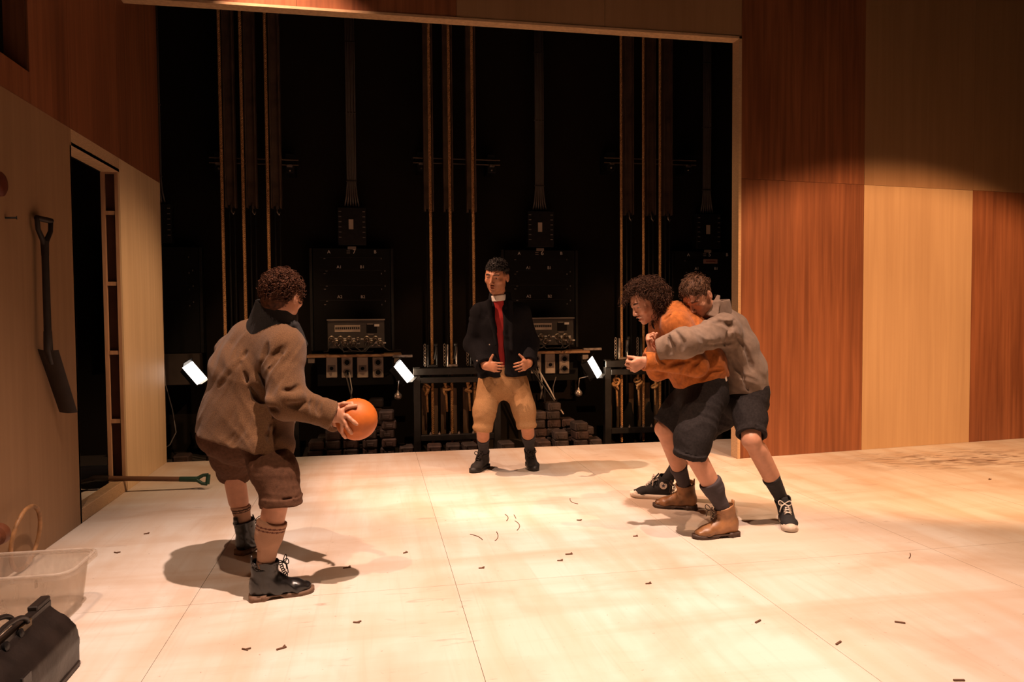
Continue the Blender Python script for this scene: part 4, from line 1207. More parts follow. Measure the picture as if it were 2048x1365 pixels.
# =========================================================== person hugging from behind in the grey shirt
def person_d():
    org = ground(1470, 1030)
    H = Head(at(1394, 594, 4.40), dirv(-.52, -.58, -.60), dirv(-.38, -.28, .85), .98)
    nb = at(1428, 634, 4.47)
    sL, sR = at(1447, 662, 4.36), at(1420, 655, 4.70)
    eL, wL = at(1368, 686, 4.11), at(1324, 700, 4.33)
    eR, wR = at(1345, 705, 4.80), at(1318, 735, 4.62)
    hL, hR = at(1498, 795, 4.50), at(1478, 795, 4.72)
    tl = ground(1581, 1066); fL = (tl+FH*.270+_right*.060, tl); fR = (ground(1344, 999), ground(1263, 994))
    kL, aL = at(1503, 880, 4.33), ankle(*fL)
    kR, aR = at(1402, 868, 4.90), ankle(*fR)
    lat = nrm(sL-sR); bk = dirv(1, .3, .1)
    B = Field(); head_prims(B, H)
    B.u(cap(H.P(0, -.022, -.06), nb, .053, .06), .03)
    B.u(ecap(at(1490, 785, 4.6), at(1465, 710, 4.57), lat, (.14, .10), (.15, .105)), .03); B.u(ecap(at(1465, 710, 4.57), at(1436, 660, 4.53), lat, (.15, .105), (.14, .085)), .03)
    arm_prims(B, sL, eL, wL); arm_prims(B, sR, eR, wR)
    leg_prims(B, hL, kL, aL, bk); leg_prims(B, hR, kR, aR, bk)
    hand_prims(B, wL, dirv(-.15, .9, -.3), dirv(.8, .1, .1), ZV, (30, 40, 25), .08)
    hand_prims(B, wR, dirv(-.1, -.9, -.05), dirv(.6, .1, .5), ZV, (35, 45, 30), .08)
    o = start_person(B, H, org, 'person in a grey-brown shirt and torn black shorts hugging the orange sweater person', skin('skin_d', (0.55, 0.27, 0.17)), .0041,
                     head_tint(H, (0.09, 0.04, 0.02), (0.42, 0.15, 0.11)), None)
    eyes(H, o, org, (0, .6, -.8))
    M_T = mat('grey_cord', (0.215, 0.150, 0.110), .9, var=.12, scale=30, bump=.35, bscale=260, spec=.1, sheen=.1)
    J = garment([(at(1494, 796, 4.585), .175, .140), (at(1480, 742, 4.57), .190, .152), (at(1460, 695, 4.555), .195, .150), (at(1438, 652, 4.53), .145, .105)], lat)
    J.u(cap(sL, sR, .085, .082), .06)
    J.u(cap(at(1470, 652, 4.5), at(1450, 640, 4.5), .07, .06), .05)
    sleeve(J, sL, eL, at(1318, 699, 4.17), .090, .076, .058, .0, .05); J.crease([(1338, 668), (1341, 690), (1337, 712)], .010); sleeve(J, sR, eR, wR, .080, .066, .050, .05, .05)
    finish_hem(J)
    def crease(pts, r):
        P_ = [at(*q) for q in pts]
        for a_, b_ in zip(P_[:-1], P_[1:]): J.s(cap(a_, b_, r, r), .02)
    def crease(pts, r): J.crease([q[:2] for q in pts], r)
    crease([(1468, 640, 4.28), (1455, 672, 4.24), (1452, 695, 4.27)], .008); crease([(1425, 648, 4.21), (1445, 643, 4.24), (1468, 652, 4.27)], .008)
    crease([(1352, 664), (1366, 684), (1364, 702)], .009); crease([(1336, 676), (1348, 692), (1346, 706)], .008); crease([(1470, 668), (1492, 700), (1506, 740)], .009); crease([(1462, 712), (1484, 752), (1500, 790)], .010); crease([(1400, 690), (1440, 690), (1470, 684)], .008)
    J.disp = addf(folds(dirv(.3, 0, 1), 14, 3.5, .016), folds(dirv(1, 0, .6), 28, 6, .004, .3, 0, 4))
    field_obj('shirt', J, .0055, M_T, o, org)
    # shirt collar standing open at the nape
    C_ = Field(); a_, b_ = at(1434, 640, 4.48), at(1430, 602, 4.47)
    C_.u(ecap(a_, b_, lat, (.100, .096), (.090, .088), (0, 1)), .01); C_.s(ecap(a_, b_+ZV*.03, lat, (.082, .078), (.076, .074)), .004); C_.s(ell(at(1385, 610, 4.40), (.13, .16, .12)), .01)
    C_.u(ecap(at(1437, 592, 4.40), at(1424, 632, 4.37), dirv(1, -.5, 0), (.012, .006), (.040, .008)), .012)
    C_.bound([a_, b_], .15)
    field_obj('collar', C_, .0045, M_T, o, org)
    b = MB(); b.lathe(at(1314, 700, 4.215), dirv(-.5, -.8, 0), [(-.008, .0075), (.003, .0075), (.005, .004)], 12); bo = b.build('button', mat('horn', (.22, .09, .03), .3), None, True, origin=org); bo.location = (0, 0, 0); bo.parent = o
    M_S = mat('black_twill_d', (0.024, 0.020, 0.020), .9, var=.2, scale=80, bump=.3, bscale=300, spec=.12)
    S = trousers(at(1488, 800, 4.6), lat, at(1490, 770, 4.59), [hL, hR], [hL+(kL-hL)*.6, hR+(kR-hR)*.6], [hL+(kL-hL)*.90, hR+(kR-hR)*.92], .112, .090, .080, .02, (.165, .135))
    S.s(ell(at(1519, 853, 4.25), (.018, .05, .030)), .004)
    S.disp = addf(folds(dirv(.5, 0, 1), 15, 4, .010), folds((1, 0, 0), 30, 7, .0035, .3, 0, 4))
    field_obj('shorts', S, .005, M_S, o, org)
    # short tousled hair swept over the crown
    M_H = mat('light_brown_hair', (0.115, 0.054, 0.027), .65, var=.4, scale=60, spec=.25)
    Hf = Field(); Hf.u(ell(H.P(0, -.018, .036), np.array((.080, .099, .088)), H.A), .01); Hf.s(ell(H.P(0, .118, -.045), np.array((.10, .085, .105)), H.A), .015)
    Hf.s(half(H.P(0, -.05, -.055), H.u), .01)
    for q in (-1, 1): Hf.s(ell(H.P(q*.085, .012, -.045), np.array((.03, .045, .050)), H.A), .01)
    Hf.bound(H.c, .15); Hf.disp = lambda P: .003*vnoise(P*70)
    va = Hf.mesh(.0045)
    g = np.random.default_rng(4); paths = []; rr = []
    while len(paths) < 1100:
        v = nrm(g.normal(size=3)); l = np.array((0, -.018, .036))+v*np.array((.080, .099, .088))
        if l[2] < -.035 or (l[1] > .055 and l[2] < .07): continue
        nw = H.s*v[0]+H.f*v[1]+H.u*v[2]; p = H.P(*l)
        fl_ = H.f*.9+H.s*.35*math.sin(l[0]*40)+g.normal(size=3)*.28; fl_ = nrm(fl_-nw*np.dot(fl_, nw))
        if l[2] < .03: fl_ = nrm(-H.u+H.f*-.2+g.normal(size=3)*.2); fl_ = nrm(fl_-nw*np.dot(fl_, nw))
        t = np.linspace(0, 1, 7)[:, None]; L_ = g.uniform(.022, .045)*(1 if l[2] > .04 else .5); lift = g.uniform(.15, .55)
        paths.append(p-nw*.003+fl_*L_*t+nw*L_*lift*np.sin(t*2.2)); rr.append(.0022*(1-.7*t[:, 0]))
    vb = tubes_np(np.array(paths), np.array(rr), 4)
    V, Q = merge(va, vb); mesh_np('hair', V, Q, M_H, o, org)
    M_K = mat('black_sock', (0.020, 0.018, 0.020), .9, bump=.3, bscale=350, attr='tint')
    sock(o, org, kL, aL, bk, .55, (.052, .033), M_K); sock(o, org, kR, aR, bk, .55, (.052, .033), M_K)
    sm = dict(upper=M_CANVAS, sole=M_RUBBER_W, cap=M_RUBBER_W, lace=M_LACE_W)
    shoe(o, org, *fL, kL, 'sneaker', sm, name='sneaker', label='black canvas high-top sneaker with white laces')
    up, (O, x, y) = shoe(o, org, *fR, kR, 'sneaker', sm, name='sneaker', label='black canvas high-top sneaker with white laces', lift=.004)
    # round ankle patch with a star
    side = y if np.dot(y, -FH) > 0 else -y
    pc = O+x*.055+side*.051+ZV*.100
    b = MB(); b.lathe(pc-side*.006, side, [(0, .026), (.008, .026), (.0095, .024)], 24); p_ = b.build('ankle_patch', M_RUBBER_W, None, False, origin=org); p_.location = (0, 0, 0); p_.parent = up
    st = [pc+x*((.015 if i % 2 == 0 else .006)*math.sin(i*math.pi/5))+ZV*((.015 if i % 2 == 0 else .006)*math.cos(i*math.pi/5)) for i in range(10)]
    b = MB(); b.prism(st, side*.0034, side*.0048); p_ = b.build('star', mat('navy_print', (.03, .03, .06), .6), None, False, origin=org); p_.location = (0, 0, 0); p_.parent = up
person_d()

# ------------------------------------------------------------------ backstage: fly ropes, lock frames, racks
M_ROPE = mat('hemp_rope', (0.42, 0.22, 0.09), .85, var=.3, scale=60, bump=.4, bscale=200)
M_STEEL_BLK = mat('black_steel', (0.011, 0.010, 0.010), .40, .3, var=.3, scale=20, spec=.5)
M_STEEL = mat('worn_steel', (0.34, 0.28, 0.24), .35, .8, var=.3, scale=30)
M_ARBOR = mat('dull_brown_steel', (0.105, 0.066, 0.046), .55, .2, var=.3, scale=6)
M_GUIDE = mat('guide_board', (0.15, 0.09, 0.055), .65, var=.25, scale=20, stretch=(3, 3, .4))
M_LABEL = mat('white_print', (0.62, 0.56, 0.52), .7)
M_GREY = mat('grey_casing', (0.20, 0.16, 0.14), .55)
M_IVORY = mat('ivory_plastic', (0.42, 0.34, 0.28), .5)
M_CABLE = mat('black_cable', (0.022, 0.019, 0.018), .4, spec=.5)
M_CABLE_G = mat('grey_cable', (0.10, 0.085, 0.08), .45)
M_SHELF = mat('shelf_ply', (0.34, 0.19, 0.10), .6, scale=10, stretch=(.4, 4, 4))

def rope_mesh(z0, z1, R=.0135, pitch=.060):
    n = int((z1-z0)/pitch*9); t = np.linspace(0, 1, n); z = z0+(z1-z0)*t
    paths = []; rr = []
    for k in range(3):
        th = 2*np.pi*((z-z0)/pitch+k/3)
        paths.append(np.stack([R*.62*np.cos(th), R*.62*np.sin(th), z], 1)); rr.append(np.full(n, R*.62))
    return tubes_np(np.array(paths), np.array(rr), 6)
_rv, _rf = rope_mesh(-.10, 4.75)
rope_sets = [('rear left', [449, 491, 540], (418, 597), 'behind the crouching person'), ('middle', [863, 902, 948], (826, 1000), 'beside the standing person'), ('right', [1243, 1287, 1320], (1208, 1392), 'behind the hugging pair')]
ordn = ['leftmost', 'middle', 'rightmost']
rope_me = None
for si, (nm, pxs, (fx0, fx1), where) in enumerate(rope_sets):
    YF = 7.50
    x0 = at_y(fx0, 740, YF)[0]; x1 = at_y(fx1, 740, YF)[0]
    zt = .76 if si < 2 else .80
    fr = empty('rope_lock_frame', ((x0+x1)/2, YF, -.16), 'black steel rope lock frame '+where, 'frame', 'rope lock frames')
    for xx in (x0+.035, x1-.035):
        MB().box((xx, YF, zt/2-.08), (.035, .035, zt/2+.08), bev=.003).build('post', M_STEEL_BLK, fr)
    MB().box(((x0+x1)/2, YF-.01, zt-.045), ((x1-x0)/2, .05, .035), bev=.004).build('top_beam', M_STEEL_BLK, fr)
    MB().box(((x0+x1)/2, YF, zt-.135), ((x1-x0)/2-.07, .04, .03), bev=.004).build('top_beam', M_STEEL_BLK, fr)
    MB().box(((x0+x1)/2, YF, .035), ((x1-x0)/2-.07, .035, .03), bev=.004).build('bottom_beam', M_STEEL_BLK, fr)
    if si: MB().box((x0-.10, YF+.1, zt+.11), (.10, .02, .012)).build('side_bracket', M_STEEL, fr)
    for k, px in enumerate(pxs):
        p = at_y(px, 600, YF+.06); rx = p[0]
        # rope lock above the beam
        lk = MB(); lk.box((rx-.045, YF+.02, zt+.11), (.007, .028, .115), bev=.002); lk.box((rx+.045, YF+.02, zt+.10), (.007, .028, .105), bev=.002); lk.box((rx, YF+.02, zt+.01), (.055, .03, .012), bev=.002)
        lo = lk.build('rope_lock', M_STEEL if (k+si) % 2 == 0 else M_STEEL_BLK, fr)
        hb = MB(); hb.tube([(rx+.02, YF-.03, zt+.08), (rx+.03, YF-.07, zt+.17), (rx+.03, YF-.075, zt+.215)], .010, 8); hb.lathe((rx+.03, YF-.075, zt+.21), (0, 0, 1), [(0, .008), (.008, .018), (.025, .02), (.036, .010)], 10)
        hb.build('lock_lever', M_STEEL_BLK, lo, 40)
        ch = MB()
        for j in range(7): ch.tube([(rx-.075+.010*math.cos(a), YF+.04+.008*math.sin(a)*(j % 2), zt+.02+j*.032+.020*math.sin(a)) for a in np.linspace(0, 2*np.pi, 9)[:-1]], .0045, 5, closed=True)
        ch.build('chain', M_STEEL, fr, True)
        MB().box((rx+.03, YF+.22, .25), (.036, .016, .27), bev=.003).build('guide_board', M_GUIDE, fr)
        MB().box((rx-.075, YF+.25, .25), (.028, .012, .27), bev=.003).build('guide_board', M_GUIDE, fr)
        for q in (-.03, .06):
            MB().lathe((rx+q, YF-.02, .065), (0, 0, 1), [(0, .014), (.012, .014), (.018, .007), (.03, .006)], 10).build('bolt', M_STEEL, fr, 40)
        # the rope itself
        if rope_me is None:
            ro = mesh_np('fly_rope', _rv, _rf, M_ROPE, None, (0, 0, 0)); rope_me = ro.data
        else:
            ro = bpy.data.objects.new('fly_rope', rope_me); link(ro)
        ro.location = (rx, YF+.06, 0)
        tag(ro, '%s of the three fly ropes %s' % (ordn[k], where), 'rope', 'twisted fly ropes')
        # knotted tail hanging under the beam
        kx, ky, kz = rx-.065, YF+.05, .50
        g = np.random.default_rng(si*10+k); kb = MB()
        for j in range(3):
            cc = np.array([kx+g.uniform(-.012, .012), ky+g.uniform(-.01, .01), kz+.035*j])
            ax = nrm(g.normal(size=3)+[0, 0, .6]); u_ = nrm(np.cross(ax, [.3, .9, .2])); v_ = np.cross(ax, u_)
            kb.tube([cc+(.034*math.cos(a)*u_+.030*math.sin(a)*v_) for a in np.linspace(0, 2*np.pi, 15)[:-1]], .013, 7, closed=True)
        kb.tube([(kx, ky, kz), (kx+.006, ky, kz-.06), (kx+.012, ky+.003, kz-.21)], .012, 7)
        kb.tube([(kx, ky, kz+.07), (kx-.004, ky, kz+.11), (kx+.01, ky, zt-.15)], .012, 7)
        tag(kb.build('knotted_rope_tail', M_ROPE, None, True), 'knotted rope tail under the lock frame, %s of three %s' % (ordn[k], where), 'rope', 'knotted rope tails')
        # tall counterweight guide behind it
        ax_ = at_y(px+(12 if si != 1 else -7), 300, 7.98)[0]
        ar = MB(); ar.box((ax_, 7.98, 3.62), (.052, .03, 1.22), bev=.004); ar.box((ax_-.045, 7.94, 3.62), (.006, .03, 1.22)); ar.box((ax_+.045, 7.94, 3.62), (.006, .03, 1.22))
        e = empty('counterweight_guide', (ax_, 7.98, 2.40), 'tall brown counterweight guide behind the %s fly rope %s' % (ordn[k], where), 'guide', 'counterweight guides')
        ar.build('channel', M_ARBOR, e)
        rb = MB(); rb.cyl((ax_-.02, 7.95, -.16), (ax_-.02, 7.95, 2.42), .011, 8); rb.build('rod', M_STEEL_BLK, e, 40)
        rb = MB(); rb.cyl((ax_+.03, 7.95, -.16), (ax_+.03, 7.95, 2.42), .008, 8); rb.build('rod', M_STEEL_BLK, e, 40)
        hk = MB(); hk.tube([(ax_+.005, 7.93, 2.44), (ax_+.005, 7.93, 2.36), (ax_+.025, 7.93, 2.33), (ax_+.035, 7.93, 2.36)], .008, 7); hk.build('hook', M_STEEL, e, True)
    # double wall rail with two clamps
    xr0, xr1 = at_y(fx0, 322, 8.05)[0], at_y(fx1, 330, 8.05)[0]; zr = at_y((fx0+fx1)/2, 328, 8.05)[2]
    rl = empty('double_rail', ((xr0+xr1)/2, 8.05, zr), 'thin double steel wall rail with clamps '+where, 'rail', 'double wall rails')
    for dz in (0, .052):
        MB().cyl((xr0, 8.05, zr+dz), (xr1, 8.05, zr+dz), .007, 8).build('bar', M_ARBOR, rl, 40)
    for xx in (xr0+.09, xr1-.09):
        cb = MB(); cb.box((xx, 8.215, zr+.02), (.045, .14, .10), bev=.004); c_ = cb.build('clamp', M_STEEL_BLK, rl)
        MB().box((xx, 8.05, zr-.01), (.028, .02, .012), bev=.003).build('clamp_plate', M_STEEL, c_)
        MB().lathe((xx, 8.07, zr-.055), (0, -1, 0), [(0, .010), (.012, .010), (.016, .005)], 10).build('clamp_bolt', M_STEEL, c_)

# dimmer racks on the back wall
RC = 706.0
def rk(px, py, y=8.15):
    p = at_y(px, py, y); return p[0]-at_y(RC, py, y)[0], p[2]
def rack(cxpx, number, where, full=True, sign=False):
    YR = 8.15; cx = at_y(cxpx, 560, YR)[0]; dz = 0.0
    # cables coming down
    e = empty('cable_bundle', (cx, YR, 2.4), 'bundle of grey cables running down to dimmer rack '+where, 'cables', 'cable bundles above the racks')
    z0 = rk(RC, 413)[1]; z1 = rk(RC, 385)[1]
    for i in range(6):
        o_ = (i-2.5)*.017; fl_ = (i-2.5)*.030
        g = .004*math.sin(i*3)
        MB().tube([(cx+fl_, YR, z0), (cx+o_*1.3, YR-.005, (z0+z1)/2+.03), (cx+o_, YR, z1+.1), (cx+o_+g, YR-.01+.004*(i % 2), z1+1.0), (cx+o_, YR, 4.8)], .0085, 7).build('cable', M_CABLE_G, e, True)
    for z in (z1+.12, z1+.85, z1+1.6):
        MB().box((cx, YR, z), (.055, .014, .006)).build('cable_tie', M_CABLE, e)
    # junction box
    a, b = rk(675, 416), rk(737, 492)
    e = empty('junction_box', (cx, YR, b[1]), 'black cable junction box above dimmer rack '+where, 'box', 'junction boxes')
    MB().box((cx, YR, (a[1]+b[1])/2), (.15, .06, (a[1]-b[1])/2), bev=.005).build('casing', M_STEEL_BLK, e)
    for s_ in (-1, 1):
        for j in range(6):
            MB().box((cx+s_*.125, YR-.062, a[1]-.045-j*.055), (.014, .004, .004)).build('vent_slot', M_GREY, e)
    MB().box((cx-.01, YR-.063, (a[1]+b[1])/2+.02), (.024, .003, .052)).build('label_card', M_IVORY, e)
    # panel with lettering
    a, b = rk(626, 497), rk(780, 700)
    e = empty('dimmer_rack', (cx, YR, b[1]), ('black dimmer rack panel lettered A and B ' if number else 'plain black dimmer rack panel ')+where, 'rack', 'dimmer racks')
    w_ = b[0]-a[0]; zc = (a[1]+b[1])/2; hz = (a[1]-b[1])/2
    MB().box((cx-.01, YR+.075, zc), (w_/2, .115, hz), bev=.004).build('casing', M_BLACK, e)
    for s_ in (-1, 1):
        MB().box((cx-.01+s_*(w_/2+.02), YR, zc), (.016, .05, hz), bev=.003).build('upright', M_STEEL_BLK, e)
    yl = YR-.042
    for tx, px, py, sz in (('A', 659, 505, .050), ('B', 751, 505, .050), ('A1', 679, 535, .046), ('B1', 725, 535, .046), ('A2', 679.5, 594.5, .046), ('B2', 725.5, 594.5, .046), (number, 709.5, 504.5, .066)):
        if not number: continue
        o_, z = rk(px, py); text_mesh('lettering', tx, sz, (cx+o_, yl, z), M_LABEL, e)
    o_, z = rk(705, 497); MB().box((cx+o_, yl, z), (.044, .002, .016)).build('label_strip', M_GREY, e)
    for j, py in enumerate((503, 507)):
        o_, z = rk(702, py); MB().box((cx+o_-.022, yl, z), (.018, .001, .004)).build('small_print', M_GREY, e)
    for j, py in enumerate((518, 543, 548, 573, 579, 603, 610)):
        o_, z = rk(650+(j % 2)*4, py); MB().box((cx+o_, yl-.004, z), (.010, .006, .004)).build('latch', M_STEEL, e)
        o_, z = rk(763+(j % 2)*7, py); MB().box((cx+o_, yl-.004, z), (.004, .006, .008)).build('latch', M_STEEL, e)
    for py in (516, 541, 571, 601):
        o_, z = rk(702, py); MB().box((cx+o_-.0, yl+.002, z), (w_/2*.80, .004, .003)).build('drawer_gap', M_STEEL_BLK, e)
    if sign:
        p = at_y(1421, 523, YR-.047)
        s_ = empty('sign_plate', (p[0], YR-.06, p[2]), 'pinkish printed sign plate on the dimmer rack behind the hugging pair', 'sign')
        MB().box(p, (.088, .006, .026), bev=.004).build('plate', mat('pink_plate', (.30, .17, .15), .6), s_)
        MB().box(p+np.array([0, -.007, .0]), (.06, .002, .006)).build('print', mat('red_print', (.16, .04, .04), .6), s_)
    if not full: return
    # distribution box on the shelf
    a, b = rk(656, 641), rk(767, 694); zc = (a[1]+b[1])/2; hz = (a[1]-b[1])/2; w_ = b[0]-a[0]; xo = (a[0]+b[0])/2
    YD = 7.93
    e = empty('distribution_box', (cx+xo, YD, b[1]), 'grey power distribution box with round plugs on the shelf '+where, 'power box', 'power distribution boxes')
    MB().box((cx+xo, YD+.07, zc), (w_/2, .09, hz), bev=.004).build('casing', mat('dark_grey_casing', (.045, .037, .033), .5), e)
    MB().box((cx+xo, YD+.05, a[1]+.004), (w_/2+.004, .10, .006)).build('lid', M_GREY, e)
    yf = YD-.022
    o0, z = rk(671, 657); o1, _ = rk(719, 657)
    bs = MB().box((cx+(o0+o1)/2, yf, z), ((o1-o0)/2+.004, .006, .036)).build('breaker_strip', M_IVORY, e)
    for i in range(12):
        MB().box((cx+o0+(o1-o0)*(i+.5)/12, yf-.010, z+.004), (.0075, .008, .011)).build('breaker', M_STEEL_BLK, bs)
    o_, z = rk(752, 650.5); MB().box((cx+o_, yf, z), (.026, .003, .012)).build('label_card', M_LABEL, e)
    o_, z = rk(742, 657); MB().box((cx+o_, yf, z), (.055, .002, .045)).build('display', M_BLACK, e)
    for px, py in ((739, 648), (740, 668)):
        o_, z = rk(px, py); MB().box((cx+o_, yf-.003, z), (.030, .001, .006)).build('small_print', M_GREY, e)
    plugs = [(664, 677), (681, 677), (698, 677), (715, 677.5), (732, 677), (749, 677), (674, 685), (690, 685), (707, 686), (741, 685), (758, 685)]
    g = np.random.default_rng(int(number)*7)
    for i, (px, py) in enumerate(plugs):
        o_, z = rk(px, py); r = .030 if i != 3 else .020
        pl = MB().lathe((cx+o_, yf, z), (0, -1, 0), [(-.01, r*1.1), (.004, r*1.1), (.006, r*.9), (.045, r*.85), (.06, r*.55), (.075, r*.4)], 14).build('plug', M_STEEL, e, 40)
        MB().box((cx+o_+.045, yf, z+.002), (.016, .002, .007)).build('tag', M_LABEL, e)
        if i != 3:
            tx = cx+o_+g.uniform(-.28, .28); zb = rk(706, 704)[1]
            MB().tube([(cx+o_, yf-.07, z), (cx+o_, yf-.13, z-.015), (cx+o_*.6+.4*(tx-cx), yf-.14, zb+.015+.02*g.random()), (tx, yf-.06, zb+.012+.02*g.random()), (tx+g.uniform(-.05, .05), yf+.02, zb+.02)], .0075, 6).build('cable', M_CABLE, e, True)
    # shelf and socket panel underneath
    a, b = rk(614, 707, 8.0), rk(801, 715, 8.0)
    sh = MB().box((cx+(a[0]+b[0])/2, 8.03, (a[1]+b[1])/2), ((b[0]-a[0])/2, .16, .013), bev=.002).build('shelf', M_SHELF)
    tag(sh, 'plywood shelf under the power box of the dimmer rack '+where, 'shelf', 'rack shelves')
    a, b = rk(632, 716, 8.05), rk(785, 770, 8.05)
    e = empty('socket_panel', (cx, 8.08, b[1]), 'dark socket panel with four socket plates below the shelf '+where, 'socket panel', 'socket panels')
    MB().box((cx+(a[0]+b[0])/2, 8.13, (a[1]+b[1])/2), ((b[0]-a[0])/2, .06, (a[1]-b[1])/2), bev=.003).build('casing', M_BLACK, e)
    for i, px in enumerate((661, 692, 723, 754)):
        o_, z = rk(px, 735.5, 8.05)
        pt = MB().box((cx+o_, 8.06, z), (.058, .014, .112), bev=.006).build('socket_plate', M_IVORY, e)
        if i % 2 == 0:
            MB().box((cx+o_, 8.042, z-.01), (.040, .004, .035), bev=.002).build('switch_frame', M_GREY, pt)
            MB().lathe((cx+o_, 8.04, z-.01), (0, -1, 0), [(0, .020), (.012, .019), (.016, .010)], 12).build('switch_knob', M_BLACK, pt, 40)
        else:
            for dz_ in (.055, -.052):
                MB().lathe((cx+o_, 8.048, z+dz_), (0, -1, 0), [(0, .042), (.010, .042), (.012, .036)], 18).build('socket_ring', M_GREY, pt, 40)
                MB().lathe((cx+o_, 8.042, z+dz_), (0, -1, 0), [(0, .028), (.008, .027)], 16).build('socket', M_BLACK, pt, 40)
    for s_ in (614, 785):
        o_, z = rk(s_+8, 719, 7.95); MB().box((cx+o_, 7.90, z-.012), (.034, .012, .026), bev=.003).build('rail_end', M_GREY, e)
    # lead hanging from one socket
    o_, z = rk(692, 745, 8.0)
    MB().tube([(cx+o_-.01, 8.02, z), (cx+o_-.01, 7.97, z-.03), (cx+o_+.03, 7.96, z-.2), (cx+o_+.07, 7.97, z-.36)], .009, 7).build('lead', M_CABLE_G, e, True)
    MB().tube([(cx+o_+.02, 8.02, z), (cx+o_+.03, 7.97, z-.05), (cx+o_+.05, 7.96, z-.18), (cx+o_+.03, 7.97, z-.34)], .006, 7).build('lead', M_LABEL, e, True)
rack(706, '7', 'behind the crouching person\'s ball')
rack(1080, '6', 'beside the standing person')
rack(1413, '5', 'behind the hugging pair', False, True)
rack(318, '', 'next to the left wall end', False)
# box low on the left with a round cover
p = at_y(350, 740, 8.0)
e = empty('low_cabinet', (p[0], 8.05, .55), 'dark low cabinet with round cover next to the left wall end', 'cabinet')
MB().box((p[0]-.02, 8.08, p[2]), (.26, .08, .16), bev=.004).build('casing', mat('brownish_black', (.035, .024, .020), .6), e)
q = at_y(379, 744, 7.99); MB().lathe(q, (0, -1, 0), [(0, .030), (.006, .030), (.010, .022)], 18).build('round_cover', mat('brass', (.45, .24, .10), .4, .3), e, 40)

# work lamps clamped beside the frames
M_LAMP = mat('lamp_face', (1.0, .93, .85), .5, emit=4.0)
def work_lamp(px, py, y, tilt, where, bulb):
    c = at_y(px, py, y); e = empty('work_lamp', tuple(c), 'small black work lamp with glowing face '+where, 'lamp', 'work lamps')
    A = np.array(Matrix.Rotation(tilt, 3, 'Y'))@np.array(Matrix.Rotation(math.radians(-42), 3, 'Z'))
    MB().box(c+A@np.array([-.045, .02, 0]), (.055, .06, .10), A, .01).build('housing', M_STEEL_BLK, e)
    MB().box(c+A@np.array([.016, 0, 0]), (.006, .062, .105), A).build('lamp_face', M_LAMP, e)
    for s_ in (-1, 1):
        MB().box(c+A@np.array([.030, 0, s_*.115]), (.035, .055, .004), A@np.array(Matrix.Rotation(s_*-.4, 3, 'Y'))).build('barn_door', M_STEEL_BLK, e)
    MB().tube([c+A@np.array([-.05, 0, -.09]), c+A@np.array([-.11, 0, -.12]), c+A@np.array([-.13, 0, -.02]), c+np.array([-.10, .12, .12])], .008, 7).build('yoke', M_STEEL_BLK, e, True)
    ld = bpy.data.lights.new('lamp_light', 'SPOT'); ld.energy = 14; ld.color = (1.0, .74, .48); ld.spot_size = math.radians(110); ld.spot_blend = .5; ld.shadow_soft_size = .04
    lo_ = link(bpy.data.objects.new('lamp_light', ld)); lo_.parent = e; lo_.location = A@np.array([.04, 0, 0]); lo_.rotation_euler = Vector((1.0, .12, -.28)).to_track_quat('-Z', 'Y').to_euler()
    if bulb:
        b = at_y(*bulb, y-.02); MB().tube([c+np.array([-.06, 0, -.09]), (b[0]+.01, b[1], b[2]+.14), b+np.array([0, 0, .04])], .006, 6).build('safety_cord', M_STEEL, e, True)
        MB().lathe(b+np.array([0, 0, .045]), (0, 0, -1), [(0, .008), (.02, .014), (.04, .034), (.065, .040), (.085, .030), (.095, .01)], 16).build('hanging_weight', M_STEEL, e, 40)
work_lamp(806, 745, 7.42, math.radians(-38), 'left of the standing person', (796, 790))
work_lamp(1187, 736, 7.42, math.radians(-30), 'between the standing person and the hugging pair', (1157, 784))
work_lamp(388, 748, 7.42, math.radians(-38), 'next to the crouching person\'s back', None)

# iron counterweight bricks piled behind the stage edge
M_BRICK = [mat('rusty_iron', (0.036, 0.018, 0.013), .75, var=.35, scale=14, bump=.3), mat('rusty_iron_dark', (0.022, 0.013, 0.010), .75, var=.35, scale=14, bump=.3), mat('rusty_iron_grey', (0.036, 0.023, 0.019), .7, var=.35, scale=14, bump=.3)]
def brick_mesh(m_):
    b = MB(); b.box((0, 0, .044), (.070, .095, .043), None, .012); b.box((0, -.094, .035), (.030, .006, .016), None, .004)
    b.tube([(-.05, -.088, .075), (-.05, -.112, .072), (-.048, -.112, .03), (-.048, -.09, .02)], .004, 5)
    o = b.build('counterweight_brick', m_, None, False, origin=(0, 0, 0)); COL.objects.unlink(o); return o.data
_bm = [brick_mesh(m_) for m_ in M_BRICK]
g = np.random.default_rng(3)
ORD = ['leftmost', 'second', 'third', 'fourth', 'fifth', 'sixth', 'seventh', 'eighth', 'ninth']
LEV = ['topmost', 'second from top', 'third from top', 'fourth from top', 'fifth from top', 'sixth from top', 'seventh from top', 'eighth from top']
def stack(px, toppy, y, label, grp, x_jit=.010):
    t = at_y(px, toppy, y); x = t[0]; n = max(1, int(round((t[2]+.16)/.088)))
    for i in range(n):
        o = bpy.data.objects.new('counterweight_brick', _bm[g.integers(3)]); link(o)
        o.location = (x+g.uniform(-x_jit, x_jit), y+g.uniform(-.012, .012), -.16+i*.0878); o.rotation_euler[2] = g.uniform(-.09, .09)
        tag(o, label % LEV[n-1-i], 'weight', grp)
for k, (px, top) in enumerate(((633, 880), (667, 866), (702, 862), (738, 846), (775, 829))):
    stack(px, top, 7.22+.01*(k % 2), 'rusty iron brick, %s in the '+ORD[k]+' front stack below the ball', 'bricks below the ball')
for k, (px, top) in enumerate(((650, 872), (690, 850), (725, 826), (752, 800))):
    stack(px, top, 7.50, 'rusty iron brick, %s in the '+ORD[k]+' rear stack below the ball', 'bricks below the ball')
